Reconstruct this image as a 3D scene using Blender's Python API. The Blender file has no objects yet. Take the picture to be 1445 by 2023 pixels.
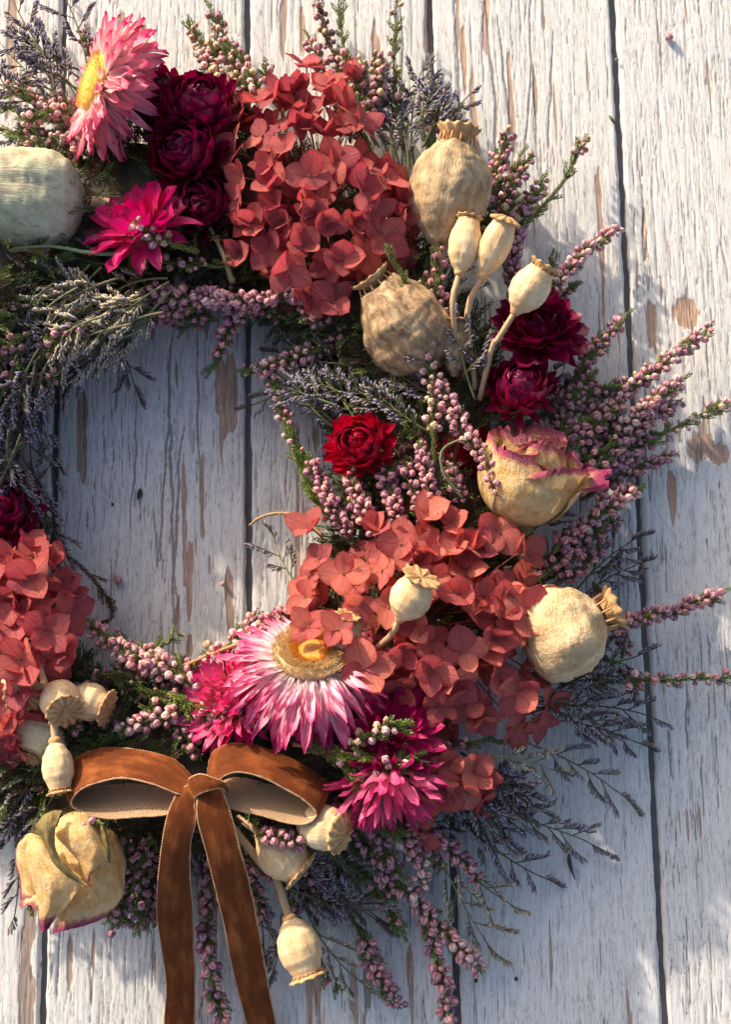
import bpy, math, random
import numpy as np
from mathutils import Vector, Matrix, noise as mn

# ------------------------------------------------------------------ camera, world, sun, exposure
P = 0.00022                      # metres per photo pixel on the boards
FOC = 2200.0                     # focal length in photo pixels
TILT = math.radians(8.0)
CAM = Vector((0, -FOC * math.sin(TILT), FOC * math.cos(TILT)))
RC = Matrix.Rotation(TILT, 3, 'X')
SUN_AZ, SUN_EL = math.radians(-40), math.radians(21)

sc = bpy.context.scene
col = sc.collection
cd = bpy.data.cameras.new('camera')
cam = bpy.data.objects.new('camera', cd)
col.objects.link(cam)
cam.location = CAM * P
cam.rotation_euler = (TILT, 0, 0)
cd.sensor_fit = 'VERTICAL'
cd.sensor_height = 36
cd.lens = 36 * FOC / 2023
cd.clip_start = 0.01
cd.clip_end = 50
sc.camera = cam

w = bpy.data.worlds.new('World')
sc.world = w
w.use_nodes = True
nt = w.node_tree
nt.nodes.clear()
sky = nt.nodes.new('ShaderNodeTexSky')
sky.sky_type = 'NISHITA'
sky.sun_disc = False
sky.sun_elevation = SUN_EL
sky.sun_rotation = SUN_AZ
sky.air_density = 1.0
sky.dust_density = 5.0
sky.ozone_density = 1.0
bg = nt.nodes.new('ShaderNodeBackground')
bg.inputs['Strength'].default_value = 0.15
wo = nt.nodes.new('ShaderNodeOutputWorld')
nt.links.new(sky.outputs[0], bg.inputs[0])
nt.links.new(bg.outputs[0], wo.inputs[0])

sd = bpy.data.lights.new('sun', 'SUN')
sd.energy = 3.5
sd.angle = math.radians(1.3)
sd.color = (1.0, 0.86, 0.68)
sun = bpy.data.objects.new('sun', sd)
col.objects.link(sun)
sdir = Vector((math.sin(SUN_AZ) * math.cos(SUN_EL), math.cos(SUN_AZ) * math.cos(SUN_EL), math.sin(SUN_EL)))
sun.rotation_euler = sdir.to_track_quat('Z', 'Y').to_euler()
sc.view_settings.view_transform = 'Standard'
sc.view_settings.look = 'None'
sc.view_settings.exposure = 0.64
sc.view_settings.gamma = 1.0
sc.cycles.max_bounces = 6
sc.cycles.diffuse_bounces = 3
sc.cycles.glossy_bounces = 2
sc.cycles.transmission_bounces = 2


def at(x, y, z=0.0):
    """photo pixel -> point (px units) on the level z above the boards"""
    d = RC @ Vector((x - 722.5, 1011.5 - y, -FOC))
    return CAM + d * ((z - CAM.z) / d.z)


def S(r, g, b):
    f = lambda c: (c / 12.92 if c <= 0.04045 else ((c + 0.055) / 1.055) ** 2.4)
    return (f(r / 255), f(g / 255), f(b / 255))


# ------------------------------------------------------------------ mesh helpers
class MB:
    def __init__(s):
        s.v, s.f, s.c, s.uv, s.mi = [], [], [], [], []

    def add(s, vs, fs, cols=None, uvs=None, mi=0):
        n = len(s.v)
        s.v += vs
        s.f += [tuple(i + n for i in f) for f in fs]
        if cols is None:
            cols = (1, 1, 1)
        s.c += ([cols] * len(vs)) if isinstance(cols[0], (int, float)) else list(cols)
        s.uv += uvs if uvs else [(0.0, 0.0)] * len(vs)
        s.mi += [mi] * len(fs)

    def mesh(s, name, mats, origin=None, smooth=True):
        a = np.array([tuple(p) for p in s.v], dtype=np.float64).reshape(-1, 3)
        if origin is not None:
            a = a - np.array(origin)
        me = bpy.data.meshes.new(name)
        me.from_pydata((a * P).tolist(), [], s.f)
        at_ = me.attributes.new('Col', 'FLOAT_COLOR', 'POINT')
        c = np.ones((len(s.v), 4), dtype=np.float32)
        c[:, :3] = np.array(s.c, dtype=np.float32).reshape(-1, 3)
        at_.data.foreach_set('color', c.ravel())
        ul = me.uv_layers.new(name='UVMap')
        li = np.zeros(len(me.loops), dtype=np.int32)
        me.loops.foreach_get('vertex_index', li)
        uv = np.array(s.uv, dtype=np.float32).reshape(-1, 2)[li]
        ul.data.foreach_set('uv', uv.ravel())
        for m in (mats if isinstance(mats, (list, tuple)) else [mats]):
            me.materials.append(m)
        if smooth:
            me.polygons.foreach_set('use_smooth', [True] * len(me.polygons))
        if any(s.mi):
            me.polygons.foreach_set('material_index', s.mi)
        me.update()
        return me


def frame(n, up=(0, 0, 1), rot=0.0):
    n = Vector(n).normalized()
    up = Vector(up)
    if abs(n.dot(up.normalized())) > 0.97:
        up = Vector((0.3, 1, 0.1))
    x = up.cross(n).normalized()
    y = n.cross(x)
    m = Matrix((x, y, n)).transposed()
    return m @ Matrix.Rotation(rot, 3, 'Z')


def M4(R, t, s=1.0):
    m = R.to_4x4()
    if not isinstance(s, (int, float)):
        m = m @ Matrix.Diagonal((s[0], s[1], s[2], 1))
    elif s != 1.0:
        m = m @ Matrix.Scale(s, 4)
    m.translation = Vector(t)
    return m


def put(name, mesh, parent, M):
    o = bpy.data.objects.new(name, mesh)
    col.objects.link(o)
    if parent is not None:
        o.parent = parent
    m = M.copy()
    m.translation = m.translation * P
    o.matrix_basis = m
    return o


class Thing:
    def __init__(s, name, label, cat, o, group=None, kind=None):
        s.o = Vector(o)
        s.e = bpy.data.objects.new(name, None)
        s.e.empty_display_size = 0.01
        s.e.location = s.o * P
        col.objects.link(s.e)
        s.e['label'] = label
        if cat:
            s.e['category'] = cat
        if group:
            s.e['group'] = group
        if kind:
            s.e['kind'] = kind

    def mesh(s, name, mb, mats, stuff=False, parent=None, smooth=True):
        ob = bpy.data.objects.new(name, mb.mesh(name, mats, s.o, smooth))
        col.objects.link(ob)
        ob.parent = parent or s.e
        if stuff:
            ob['kind'] = 'stuff'
        return ob

    def inst(s, name, mesh, R, t, sc_=1.0, parent=None):
        return put(name, mesh, parent or s.e, M4(R, Vector(t) - s.o, sc_))


def bez(p0, p1, bend, lift, n, rnd=None):
    """arc from p0 to p1: bend sideways (fraction of length), lift in z"""
    p0, p1 = Vector(p0), Vector(p1)
    d = p1 - p0
    side = Vector((-d.y, d.x, 0))
    c = (p0 + p1) / 2 + side * bend * 2 + Vector((0, 0, lift * 2))
    out = []
    for i in range(n + 1):
        t = i / n
        q = p0 * (1 - t) ** 2 + c * (2 * t * (1 - t)) + p1 * t * t
        out.append(q)
    return out


def cat(pts, n):
    """Catmull-Rom through pts, n samples"""
    pts = [Vector(p) for p in pts]
    L = [0.0]
    for a, b in zip(pts, pts[1:]):
        L.append(L[-1] + (b - a).length ** 0.5)
    out = []
    k = 0
    m = len(pts)
    for i in range(n):
        s = L[-1] * i / (n - 1)
        while k < m - 2 and s > L[k + 1]:
            k += 1
        t = (s - L[k]) / (L[k + 1] - L[k])
        p1, p2 = pts[k], pts[k + 1]
        p0 = pts[k - 1] if k > 0 else p1 * 2 - p2
        p3 = pts[k + 2] if k + 2 < m else p2 * 2 - p1
        out.append(0.5 * ((2 * p1) + (p2 - p0) * t + (2 * p0 - 5 * p1 + 4 * p2 - p3) * t * t + (3 * p1 - p0 - 3 * p2 + p3) * t ** 3))
    return out


def tangents(pts):
    n = len(pts)
    return [((pts[min(i + 1, n - 1)] - pts[max(i - 1, 0)]).normalized()) for i in range(n)]


def tube(mb, pts, r0, r1, seg=5, colr=(1, 1, 1), rf=None, cf=None, mi=0, jit=0.0):
    tg = tangents(pts)
    n = len(pts)
    vs, cs, uvs = [], [], []
    x = frame(tg[0]).col[0]
    for i, (p, t) in enumerate(zip(pts, tg)):
        x = (x - t * x.dot(t))
        x = x.normalized() if x.length > 1e-6 else frame(t).col[0]
        y = t.cross(x)
        u = i / (n - 1)
        r = (r0 + (r1 - r0) * u) * (rf(u) if rf else 1.0)
        for k in range(seg):
            a = 2 * math.pi * k / seg
            rr = r * (1 + jit * mn.noise(p * 0.09 + Vector((k * 3.1, 0, 0)))) if jit else r
            vs.append(p + (x * math.cos(a) + y * math.sin(a)) * rr)
            cs.append(cf(u, a) if cf else colr)
            uvs.append((u, k / seg))
    fs = []
    for i in range(n - 1):
        for k in range(seg):
            k2 = (k + 1) % seg
            fs.append((i * seg + k, i * seg + k2, (i + 1) * seg + k2, (i + 1) * seg + k))
    fs.append(tuple(range(seg))[::-1])
    fs.append(tuple((n - 1) * seg + k for k in range(seg)))
    mb.add(vs, fs, cs, uvs, mi)


def vary(c, rnd, a=0.15):
    k = 1 + rnd.uniform(-a, a)
    return tuple(max(0.0, x * k * (1 + rnd.uniform(-a, a) * 0.3)) for x in c)


def mixc(a, b, t):
    t = max(0.0, min(1.0, t))
    return tuple(x + (y - x) * t for x, y in zip(a, b))


def leaf(mb, p, d, up, L, W, c0, c1):
    """small folded leaf: 4 triangles"""
    d = d.normalized()
    s = d.cross(up)
    s = s.normalized() if s.length > 1e-4 else frame(d).col[0]
    u = s.cross(d)
    m = p + d * L * 0.5
    vs = [p, m + s * W * 0.5 + u * W * 0.22, p + d * L, m - s * W * 0.5 + u * W * 0.22, m - u * W * 0.15]
    mb.add(vs, [(0, 1, 4), (1, 2, 4), (2, 3, 4), (3, 0, 4)], [c0, c0, c1, c0, c0])


# ------------------------------------------------------------------ node helpers
class G:
    def __init__(s, name):
        s.m = bpy.data.materials.new(name)
        s.m.use_nodes = True
        s.t = s.m.node_tree
        s.t.nodes.clear()
        s.out = s.t.nodes.new('ShaderNodeOutputMaterial')

    def n(s, typ, props=None, **ins):
        nd = s.t.nodes.new('ShaderNode' + typ)
        for k, v in (props or {}).items():
            setattr(nd, k, v)
        for k, v in ins.items():
            key = k.replace('_', ' ')
            if k.startswith('i') and k[1:].isdigit():
                key = int(k[1:])
            s.set(nd.inputs[key], v)
        return nd

    def set(s, sock, v):
        if hasattr(v, 'is_output') or isinstance(v, bpy.types.NodeSocket):
            s.t.links.new(v, sock)
        elif isinstance(v, (tuple, list)):
            sock.default_value = (tuple(v) + (1.0,))[:4] if sock.type == 'RGBA' else v
        else:
            sock.default_value = v

    def math(s, op, a, b=0.0, c=0.0, clamp=False):
        return s.n('Math', {'operation': op, 'use_clamp': clamp}, i0=a, i1=b, i2=c).outputs[0]

    def mix(s, f, a, b, blend='MIX'):
        nd = s.n('Mix', {'data_type': 'RGBA', 'blend_type': blend})
        s.set(nd.inputs[0], f)
        s.set(nd.inputs[6], a)
        s.set(nd.inputs[7], b)
        return nd.outputs[2]

    def noise(s, vec, scale, detail=3.0, rough=0.5, dist=0.0):
        return s.n('TexNoise', None, Vector=vec, Scale=scale, Detail=detail, Roughness=rough, Distortion=dist).outputs[0]

    def map(s, vec, scale=(1, 1, 1), loc=(0, 0, 0)):
        return s.n('Mapping', None, Vector=vec, Scale=scale, Location=loc).outputs[0]

    def ramp(s, f, stops, interp='LINEAR'):
        nd = s.n('ValToRGB')
        s.set(nd.inputs[0], f)
        cr = nd.color_ramp
        cr.interpolation = interp
        while len(cr.elements) < len(stops):
            cr.elements.new(0.5)
        for e, (p, c) in zip(cr.elements, stops):
            e.position = p
            e.color = (c if isinstance(c, tuple) else (c, c, c)) + (1.0,)
        return nd.outputs[0]

    def obj(s):
        """object coordinates in photo pixels"""
        o = s.n('TexCoord').outputs['Object']
        return s.n('VectorMath', {'operation': 'SCALE'}, i0=o, Scale=1 / P).outputs[0]

    def attr(s):
        return s.n('Attribute', {'attribute_name': 'Col'}).outputs['Color']

    def rnd(s):
        return s.n('ObjectInfo').outputs['Random']

    def uv(s):
        u = s.n('TexCoord').outputs['UV']
        x = s.n('SeparateXYZ', None, i0=u)
        return u, x.outputs[0], x.outputs[1]

    def bump(s, h, strength=0.4, dist=0.0003, normal=None):
        nd = s.n('Bump', None, Height=h, Strength=strength, Distance=dist)
        if normal is not None:
            s.set(nd.inputs['Normal'], normal)
        return nd.outputs[0]

    def hsv(s, c, h=0.5, sa=1.0, v=1.0):
        return s.n('HueSaturation', None, Color=c, Hue=h, Saturation=sa, Value=v).outputs[0]

    def finish(s, colr, rough=0.6, normal=None, transl=0.0, tcol=None, spec=0.35, sheen=0.0, sheent=(1, 1, 1), coat=0.0):
        p = s.n('BsdfPrincipled', None, Roughness=rough)
        s.set(p.inputs['Base Color'], colr)
        s.set(p.inputs['Specular IOR Level'], spec)
        if sheen:
            s.set(p.inputs['Sheen Weight'], sheen)
            s.set(p.inputs['Sheen Roughness'], 0.35)
            s.set(p.inputs['Sheen Tint'], sheent)
        if coat:
            s.set(p.inputs['Coat Weight'], coat)
            s.set(p.inputs['Coat Roughness'], 0.25)
        if normal is not None:
            s.set(p.inputs['Normal'], normal)
        sh = p.outputs[0]
        if transl:
            t = s.n('BsdfTranslucent')
            s.set(t.inputs[0], tcol if tcol is not None else colr)
            if normal is not None:
                s.set(t.inputs['Normal'], normal)
            mx = s.n('MixShader', None, i0=transl, i1=sh, i2=t.outputs[0])
            sh = mx.outputs[0]
        s.t.links.new(sh, s.out.inputs[0])
        return s.m


# ------------------------------------------------------------------ materials
def mat_boards():
    g = G('whitewashed_wood')
    o = g.obj()
    a = g.n('SeparateColor', None, i0=g.attr())
    wear, crack, tone = a.outputs[0], a.outputs[1], a.outputs[2]
    fine = g.noise(g.map(o, (0.55, 0.022, 1)), 1.0, 4, 0.6)
    hair = g.noise(g.map(o, (0.22, 0.006, 1)), 1.0, 3, 0.55, 0.4)
    cloud = g.noise(g.map(o, (0.012, 0.006, 1)), 1.0, 3, 0.5)
    paint = g.mix(cloud, S(212, 214, 218), S(236, 230, 220))
    paint = g.mix(g.ramp(fine, [(0.32, 0.5), (0.48, 0.0)]), paint, S(186, 180, 174))
    bare = g.mix(tone, S(212, 174, 148), S(164, 152, 144))
    bare = g.mix(g.ramp(fine, [(0.38, 0.6), (0.58, 0.0)]), bare, S(128, 100, 84))
    # ragged rim of the paint film
    rim = g.math('ADD', wear, g.math('MULTIPLY', g.math('SUBTRACT', fine, 0.5), 0.7))
    wm = g.ramp(rim, [(0.42, 0.0), (0.52, 1.0)])
    c = g.mix(wm, paint, bare)
    hl = g.ramp(g.math('ABSOLUTE', g.math('SUBTRACT', hair, 0.5)), [(0.0, 0.4), (0.016, 0.0)])
    c = g.mix(hl, c, S(132, 120, 110))
    brk = g.ramp(g.noise(g.map(o, (0.05, 0.02, 1), (3, 7, 0)), 1.0, 3, 0.6), [(0.44, 0.0), (0.56, 1.0)])
    h2n = g.noise(g.map(o, (0.10, 0.0045, 1), (9, 2, 0)), 1.0, 4, 0.62, 0.5)
    hl2 = g.math('MULTIPLY', brk, g.ramp(g.math('ABSOLUTE', g.math('SUBTRACT', h2n, 0.5)), [(0.0, 0.9), (0.007, 0.7), (0.014, 0.0)]))
    c = g.mix(hl2, c, S(112, 103, 96))
    flk = g.n('TexVoronoi', {'feature': 'DISTANCE_TO_EDGE'}, Vector=g.n('VectorMath', {'operation': 'ADD'}, i0=g.map(o, (0.055, 0.016, 1)), i1=g.n('CombineXYZ', None, i0=g.math('MULTIPLY', hair, 1.6), i1=fine).outputs[0]).outputs[0], Scale=1.0).outputs[0]
    fl2 = g.math('MULTIPLY', g.math('SUBTRACT', 1.0, brk), g.ramp(flk, [(0.0, 0.55), (0.018, 0.35), (0.035, 0.0)]))
    c = g.mix(fl2, c, S(120, 110, 102))
    cm = g.ramp(g.math('ADD', crack, g.math('MULTIPLY', g.math('SUBTRACT', fine, 0.5), 0.35)), [(0.26, 0.0), (0.70, 0.8)])
    c = g.mix(cm, c, S(122, 112, 104))
    speck = g.ramp(g.noise(g.map(o, (0.16, 0.10, 1)), 1.0, 2, 0.5), [(0.70, 0.0), (0.74, 0.6)])
    c = g.mix(speck, c, S(150, 138, 128))
    h = g.math('SUBTRACT', g.math('MULTIPLY', fine, 0.5), g.math('MULTIPLY', wm, 1.3))
    h = g.math('SUBTRACT', h, g.math('MULTIPLY', g.math('ADD', g.math('ADD', hl, hl2), fl2), 0.8))
    return g.finish(c, g.math('ADD', 0.42, g.math('MULTIPLY', fine, 0.3)), g.bump(h, 0.42, 0.0003), spec=0.3)


def mat_col(name, rough=0.6, transl=0.0, ns=0.12, nv=0.35, spec=0.3, bump=0.3, rv=0.25, rh=0.0, stretch=(1, 1, 1)):
    """vertex colour x noise x per-object tint"""
    g = G(name)
    o = g.obj()
    n = g.noise(g.map(o, stretch), ns, 3, 0.6)
    r = g.rnd()
    v = g.math('ADD', 1 - nv / 2 - rv / 2, g.math('ADD', g.math('MULTIPLY', n, nv), g.math('MULTIPLY', r, rv)))
    c = g.hsv(g.attr(), g.math('ADD', 0.5 - rh / 2, g.math('MULTIPLY', r, rh)), 1.0, v)
    return g.finish(c, rough, g.bump(n, bump, 0.0004), transl, None, spec)


def mat_hydrangea(name, c_mid, c_edge, c_vein):
    g = G(name)
    u, x, y = g.uv()      # uv holds the petal's own plan: x along, y across (0..1, 0.5 = midrib)
    yy = g.math('SUBTRACT', y, 0.5)
    warp = g.noise(g.map(u, (5, 5, 5)), 1.0, 2, 0.5)
    ang = g.math('ARCTAN2', yy, g.math('ADD', x, 0.04))
    rays = g.math('ABSOLUTE', g.math('SINE', g.math('ADD', g.math('MULTIPLY', ang, 8.5), g.math('MULTIPLY', warp, 2.2))))
    rayl = g.ramp(rays, [(0.0, 1.0), (0.16, 0.0)])
    vor = g.n('TexVoronoi', {'feature': 'DISTANCE_TO_EDGE'}, Vector=g.map(u, (1, 1, 1)), Scale=13.0).outputs[0]
    net = g.ramp(vor, [(0.0, 0.6), (0.10, 0.0)])
    mid = g.ramp(g.math('ABSOLUTE', yy), [(0.0, 1.0), (0.022, 0.0)])
    vein = g.math('MAXIMUM', g.math('MAXIMUM', g.math('MULTIPLY', rayl, 0.8), net), mid)
    r = g.rnd()
    edge = g.attr()
    base = g.mix(g.n('SeparateColor', None, i0=edge).outputs[0], c_mid, c_edge)
    base = g.mix(g.math('MULTIPLY', g.ramp(g.math('FRACT', g.math('MULTIPLY', r, 7.0)), [(0.45, 0.0), (1.0, 0.75)]), 0.8), base, S(186, 96, 92))
    base = g.mix(g.math('MULTIPLY', vein, 0.66), base, c_vein)
    mott = g.noise(g.map(u, (4, 4, 4)), 1.0, 4, 0.65)
    v = g.math('ADD', 0.55, g.math('ADD', g.math('MULTIPLY', r, 0.46), g.math('MULTIPLY', mott, 0.3)))
    c = g.hsv(base, g.math('ADD', 0.49, g.math('MULTIPLY', r, 0.02)), g.math('ADD', 0.88, g.math('MULTIPLY', mott, 0.2)), v)
    grain = g.noise(g.map(u, (40, 40, 40)), 1.0, 2, 0.6)
    h = g.math('ADD', g.math('MULTIPLY', vein, -1.0), g.math('MULTIPLY', grain, 0.9))
    tc = g.hsv(c, 0.495, 1.1, 1.2)
    return g.finish(c, 0.62, g.bump(h, 0.5, 0.0004), 0.38, tc, 0.25)


def mat_straw(name, stops, rough=0.35, transl=0.25, stri=0.5, coat=0.0, spec=0.5):
    g = G(name)
    u, x, y = g.uv()
    r = g.rnd()
    st = g.noise(g.n('CombineXYZ', None, i0=g.math('MULTIPLY', x, 1.2), i1=g.math('MULTIPLY', y, 9.0), i2=g.math('MULTIPLY', r, 40.0)).outputs[0], 1.0, 3, 0.6)
    xx = g.math('ADD', x, g.math('MULTIPLY', g.math('SUBTRACT', st, 0.5), 0.25))
    c = g.ramp(xx, stops)
    v = g.math('ADD', 1 - stri * 0.5 - 0.15, g.math('ADD', g.math('MULTIPLY', st, stri), g.math('MULTIPLY', r, 0.3)))
    c = g.hsv(c, 0.5, 1.0, v)
    return g.finish(c, rough, g.bump(st, 0.55, 0.0004), transl, g.hsv(c, 0.5, 1.1, 1.3), spec, coat=coat)


def mat_poppy(name, c0, c1, c2, ns=0.06, bump=0.5, wr=0.16, spot=0.6, st=0.10):
    g = G(name)
    o = g.obj()
    n = g.noise(g.map(o, (1, 1, 0.45)), ns, 5, 0.65, 0.6)
    n2 = g.noise(g.map(o, (1, 1, st)), wr * 1.6, 4, 0.6, 0.3)
    sp = g.ramp(g.noise(o, 0.22, 2, 0.5), [(0.68, 0.0), (0.75, spot)])
    c = g.ramp(n, [(0.32, c0), (0.5, c1), (0.68, c2)])
    c = g.mix(0.5, c, g.mix(1.0, c, g.attr(), 'MULTIPLY'))
    c = g.mix(sp, c, tuple(x * 0.45 for x in c0))
    c = g.hsv(c, 0.5, 0.95, g.math('ADD', 0.72, g.math('MULTIPLY', n2, 0.56)))
    return g.finish(c, 0.6, g.bump(n2, bump, 0.0009), 0.0, None, 0.25)


def mat_velvet():
    g = G('brown_velvet')
    o = g.obj()
    u, x, y = g.uv()
    n = g.noise(g.map(o, (0.02, 0.012, 0.02)), 1.0, 3, 0.55)
    pile = g.noise(g.map(o, (0.5, 0.35, 0.5)), 1.0, 2, 0.7)
    st = g.noise(g.n('CombineXYZ', None, i0=g.math('MULTIPLY', x, 9.0), i1=g.math('MULTIPLY', y, 3.5), i2=g.math('MULTIPLY', g.rnd(), 20.0)).outputs[0], 1.0, 4, 0.65)
    n = g.math('ADD', g.math('MULTIPLY', n, 0.45), g.math('MULTIPLY', st, 0.55))
    c = g.ramp(n, [(0.30, S(76, 38, 20)), (0.5, S(106, 55, 28)), (0.70, S(158, 92, 50))])
    c = g.hsv(c, 0.5, 1.0, g.math('ADD', 0.7, g.math('MULTIPLY', pile, 0.6)))
    return g.finish(c, 0.85, g.bump(pile, 0.6, 0.0004), 0.0, None, 0.1, sheen=0.65, sheent=S(255, 176, 110))


def mat_weave():
    g = G('ribbon_backing')
    u, x, y = g.uv()
    wv = g.math('MULTIPLY', g.math('SINE', g.math('MULTIPLY', x, 620.0)), g.math('SINE', g.math('MULTIPLY', y, 75.0)))
    c = g.mix(g.math('ADD', 0.5, g.math('MULTIPLY', wv, 0.5)), S(180, 144, 110), S(204, 170, 134))
    return g.finish(c, 0.6, g.bump(wv, 0.5, 0.0003), 0.15, None, 0.3)


def mat_rose():
    g = G('dried_rose_petal')
    o = g.obj()
    n = g.noise(o, 0.05, 4, 0.6, 0.4)
    f = g.noise(g.map(o, (1, 1, 0.5)), 0.25, 3, 0.65)
    u, ux, uy = g.uv()
    vn = g.noise(g.n('CombineXYZ', None, i0=g.math('MULTIPLY', ux, 3.0), i1=g.math('MULTIPLY', uy, 22.0), i2=g.math('MULTIPLY', g.rnd(), 30.0)).outputs[0], 1.0, 4, 0.65, 0.5)
    e = g.n('SeparateColor', None, i0=g.attr())
    body = g.ramp(n, [(0.3, S(210, 156, 88)), (0.5, S(226, 188, 124)), (0.7, S(236, 210, 164))])
    body = g.mix(e.outputs[1], body, S(126, 116, 66))
    ed = g.math('ADD', e.outputs[0], g.math('MULTIPLY', g.math('SUBTRACT', f, 0.5), 0.55))
    c = g.mix(g.ramp(ed, [(0.42, 0.0), (0.62, 0.8), (0.9, 1.0)]), body, S(150, 40, 88))
    c = g.mix(g.ramp(n, [(0.60, 0.0), (0.78, 0.45)]), c, S(196, 120, 66))
    c = g.hsv(c, 0.5, 0.95, g.math('ADD', 0.66, g.math('ADD', g.math('MULTIPLY', f, 0.3), g.math('MULTIPLY', vn, 0.35))))
    return g.finish(c, 0.55, g.bump(g.math('ADD', g.math('ADD', g.math('MULTIPLY', f, .5), g.math('MULTIPLY', vn, 1.3)), g.math('MULTIPLY', n, 1.5)), 0.6, 0.0012), 0.25, None, 0.3)


M = {}
M['boards'] = mat_boards()
M['backing'] = mat_col('dark_backing_wood', 0.8, ns=0.05, nv=0.6)
M['bell'] = mat_col('heather_flower', 0.42, 0.25, ns=0.3, nv=0.25, spec=0.45, rv=0.6, rh=0.05)
M['leaf'] = mat_col('heather_leaf', 0.5, 0.22, ns=0.05, nv=0.6, spec=0.35)
M['stem'] = mat_col('twig_bark', 0.7, ns=0.2, nv=0.5, stretch=(1, 1, 1))
M['spike'] = mat_col('sea_lavender', 0.6, 0.2, ns=0.08, nv=0.5, spec=0.3)
M['hyd_a'] = mat_hydrangea('coral_hydrangea_petal', S(212, 106, 106), S(188, 70, 76), S(122, 40, 48))
M['hyd_b'] = mat_hydrangea('salmon_hydrangea_petal', S(222, 122, 112), S(200, 84, 82), S(136, 50, 50))
M['pedicel'] = mat_col('hydrangea_stalk', 0.6, ns=0.2)
M['crimson'] = mat_straw('crimson_straw_petal', [(0.0, S(196, 128, 62)), (0.14, S(146, 22, 46)), (0.6, S(146, 14, 66)), (1.0, S(104, 10, 56))], 0.32, 0.22, 0.5)
M['scarlet'] = mat_straw('scarlet_straw_petal', [(0.0, S(200, 120, 70)), (0.12, S(196, 20, 52)), (0.6, S(186, 10, 50)), (1.0, S(150, 10, 46))], 0.32, 0.3, 0.5)
M['magenta'] = mat_straw('magenta_straw_petal', [(0.0, S(226, 170, 150)), (0.25, S(212, 64, 122)), (0.7, S(190, 30, 104)), (1.0, S(166, 20, 92))], 0.4, 0.3, 0.6)
M['pinkwhite'] = mat_straw('white_to_magenta_straw_petal', [(0.0, S(250, 238, 228)), (0.45, S(246, 214, 220)), (0.74, S(240, 146, 178)), (1.0, S(218, 60, 130))], 0.4, 0.3, 0.38)
M['palepink'] = mat_straw('pale_pink_straw_petal', [(0.0, S(252, 234, 220)), (0.45, S(246, 200, 200)), (0.8, S(234, 140, 162)), (1.0, S(200, 50, 112))], 0.42, 0.25, 0.6)
M['rosepink'] = mat_straw('rose_pink_straw_petal', [(0.0, S(244, 204, 176)), (0.3, S(238, 146, 158)), (0.75, S(226, 96, 146)), (1.0, S(202, 52, 116))], 0.4, 0.3, 0.55)
M['disc'] = mat_col('yellow_disc', 0.7, 0.0, ns=0.25, nv=0.4, bump=0.9)
M['fuzz'] = mat_col('disc_bristle', 0.6, 0.2, ns=0.1, nv=0.3)
M['pop_big'] = mat_poppy('brown_poppy_skin', S(138, 110, 84), S(184, 154, 114), S(208, 184, 144), 0.05, 0.8, spot=0.8)
M['pop_brown'] = mat_poppy('mottled_poppy_skin', S(104, 78, 58), S(164, 132, 96), S(210, 182, 138), 0.06, 0.5, spot=1.0)
M['pop_green'] = mat_poppy('grey_green_poppy_skin', S(168, 150, 128), S(192, 192, 156), S(214, 206, 178), 0.03, 0.7, spot=1.0)
M['pop_pale'] = mat_poppy('wrinkled_cream_poppy_skin', S(178, 144, 102), S(212, 180, 134), S(228, 204, 162), 0.02, 1.0, wr=0.07, st=1.6)
M['pop_small'] = mat_poppy('cream_poppy_skin', S(208, 168, 118), S(226, 194, 146), S(238, 214, 172), 0.03, 0.35, spot=0.25)
M['crown'] = mat_poppy('tan_poppy_crown', S(158, 116, 70), S(198, 154, 100), S(216, 178, 126), 0.06, 0.5)
M['velvet'] = mat_velvet()
M['weave'] = mat_weave()
M['trim'] = mat_col('ribbon_trim', 0.6, ns=0.5, nv=0.5)
M['rose'] = mat_rose()

# ------------------------------------------------------------------ the boards
def vnoise(rs, nx, ny, cx, cy, octs=3):
    """value noise on an ny x nx raster, cells of cx x cy samples"""
    out = np.zeros((ny, nx))
    amp, tot = 1.0, 0.0
    for o in range(octs):
        gx, gy = max(2, int(nx / cx) + 3), max(2, int(ny / cy) + 3)
        g = rs.rand(gy, gx)
        xs = np.arange(nx) / cx
        ys = np.arange(ny) / cy
        xi, yi = xs.astype(int), ys.astype(int)
        xi, yi = np.minimum(xi, gx - 2), np.minimum(yi, gy - 2)
        fx, fy = np.clip(xs - xi, 0, 1), np.clip(ys - yi, 0, 1)
        fx, fy = fx * fx * (3 - 2 * fx), fy * fy * (3 - 2 * fy)
        a = g[yi][:, xi] * (1 - fx) + g[yi][:, xi + 1] * fx
        b = g[yi + 1][:, xi] * (1 - fx) + g[yi + 1][:, xi + 1] * fx
        out += amp * (a * (1 - fy[:, None]) + b * fy[:, None])
        tot += amp
        amp *= 0.5
        cx, cy = max(1.0, cx / 2), max(1.0, cy / 2)
    return out / tot


BROT = math.radians(1.0)
PITCH = 386.8
GAP = 13.0


def to_board(px, py):
    """photo pixel -> unrotated board coordinates"""
    p = at(px, py, 0)
    c, s = math.cos(-BROT), math.sin(-BROT)
    return p.x * c - p.y * s, p.x * s + p.y * c


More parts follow.
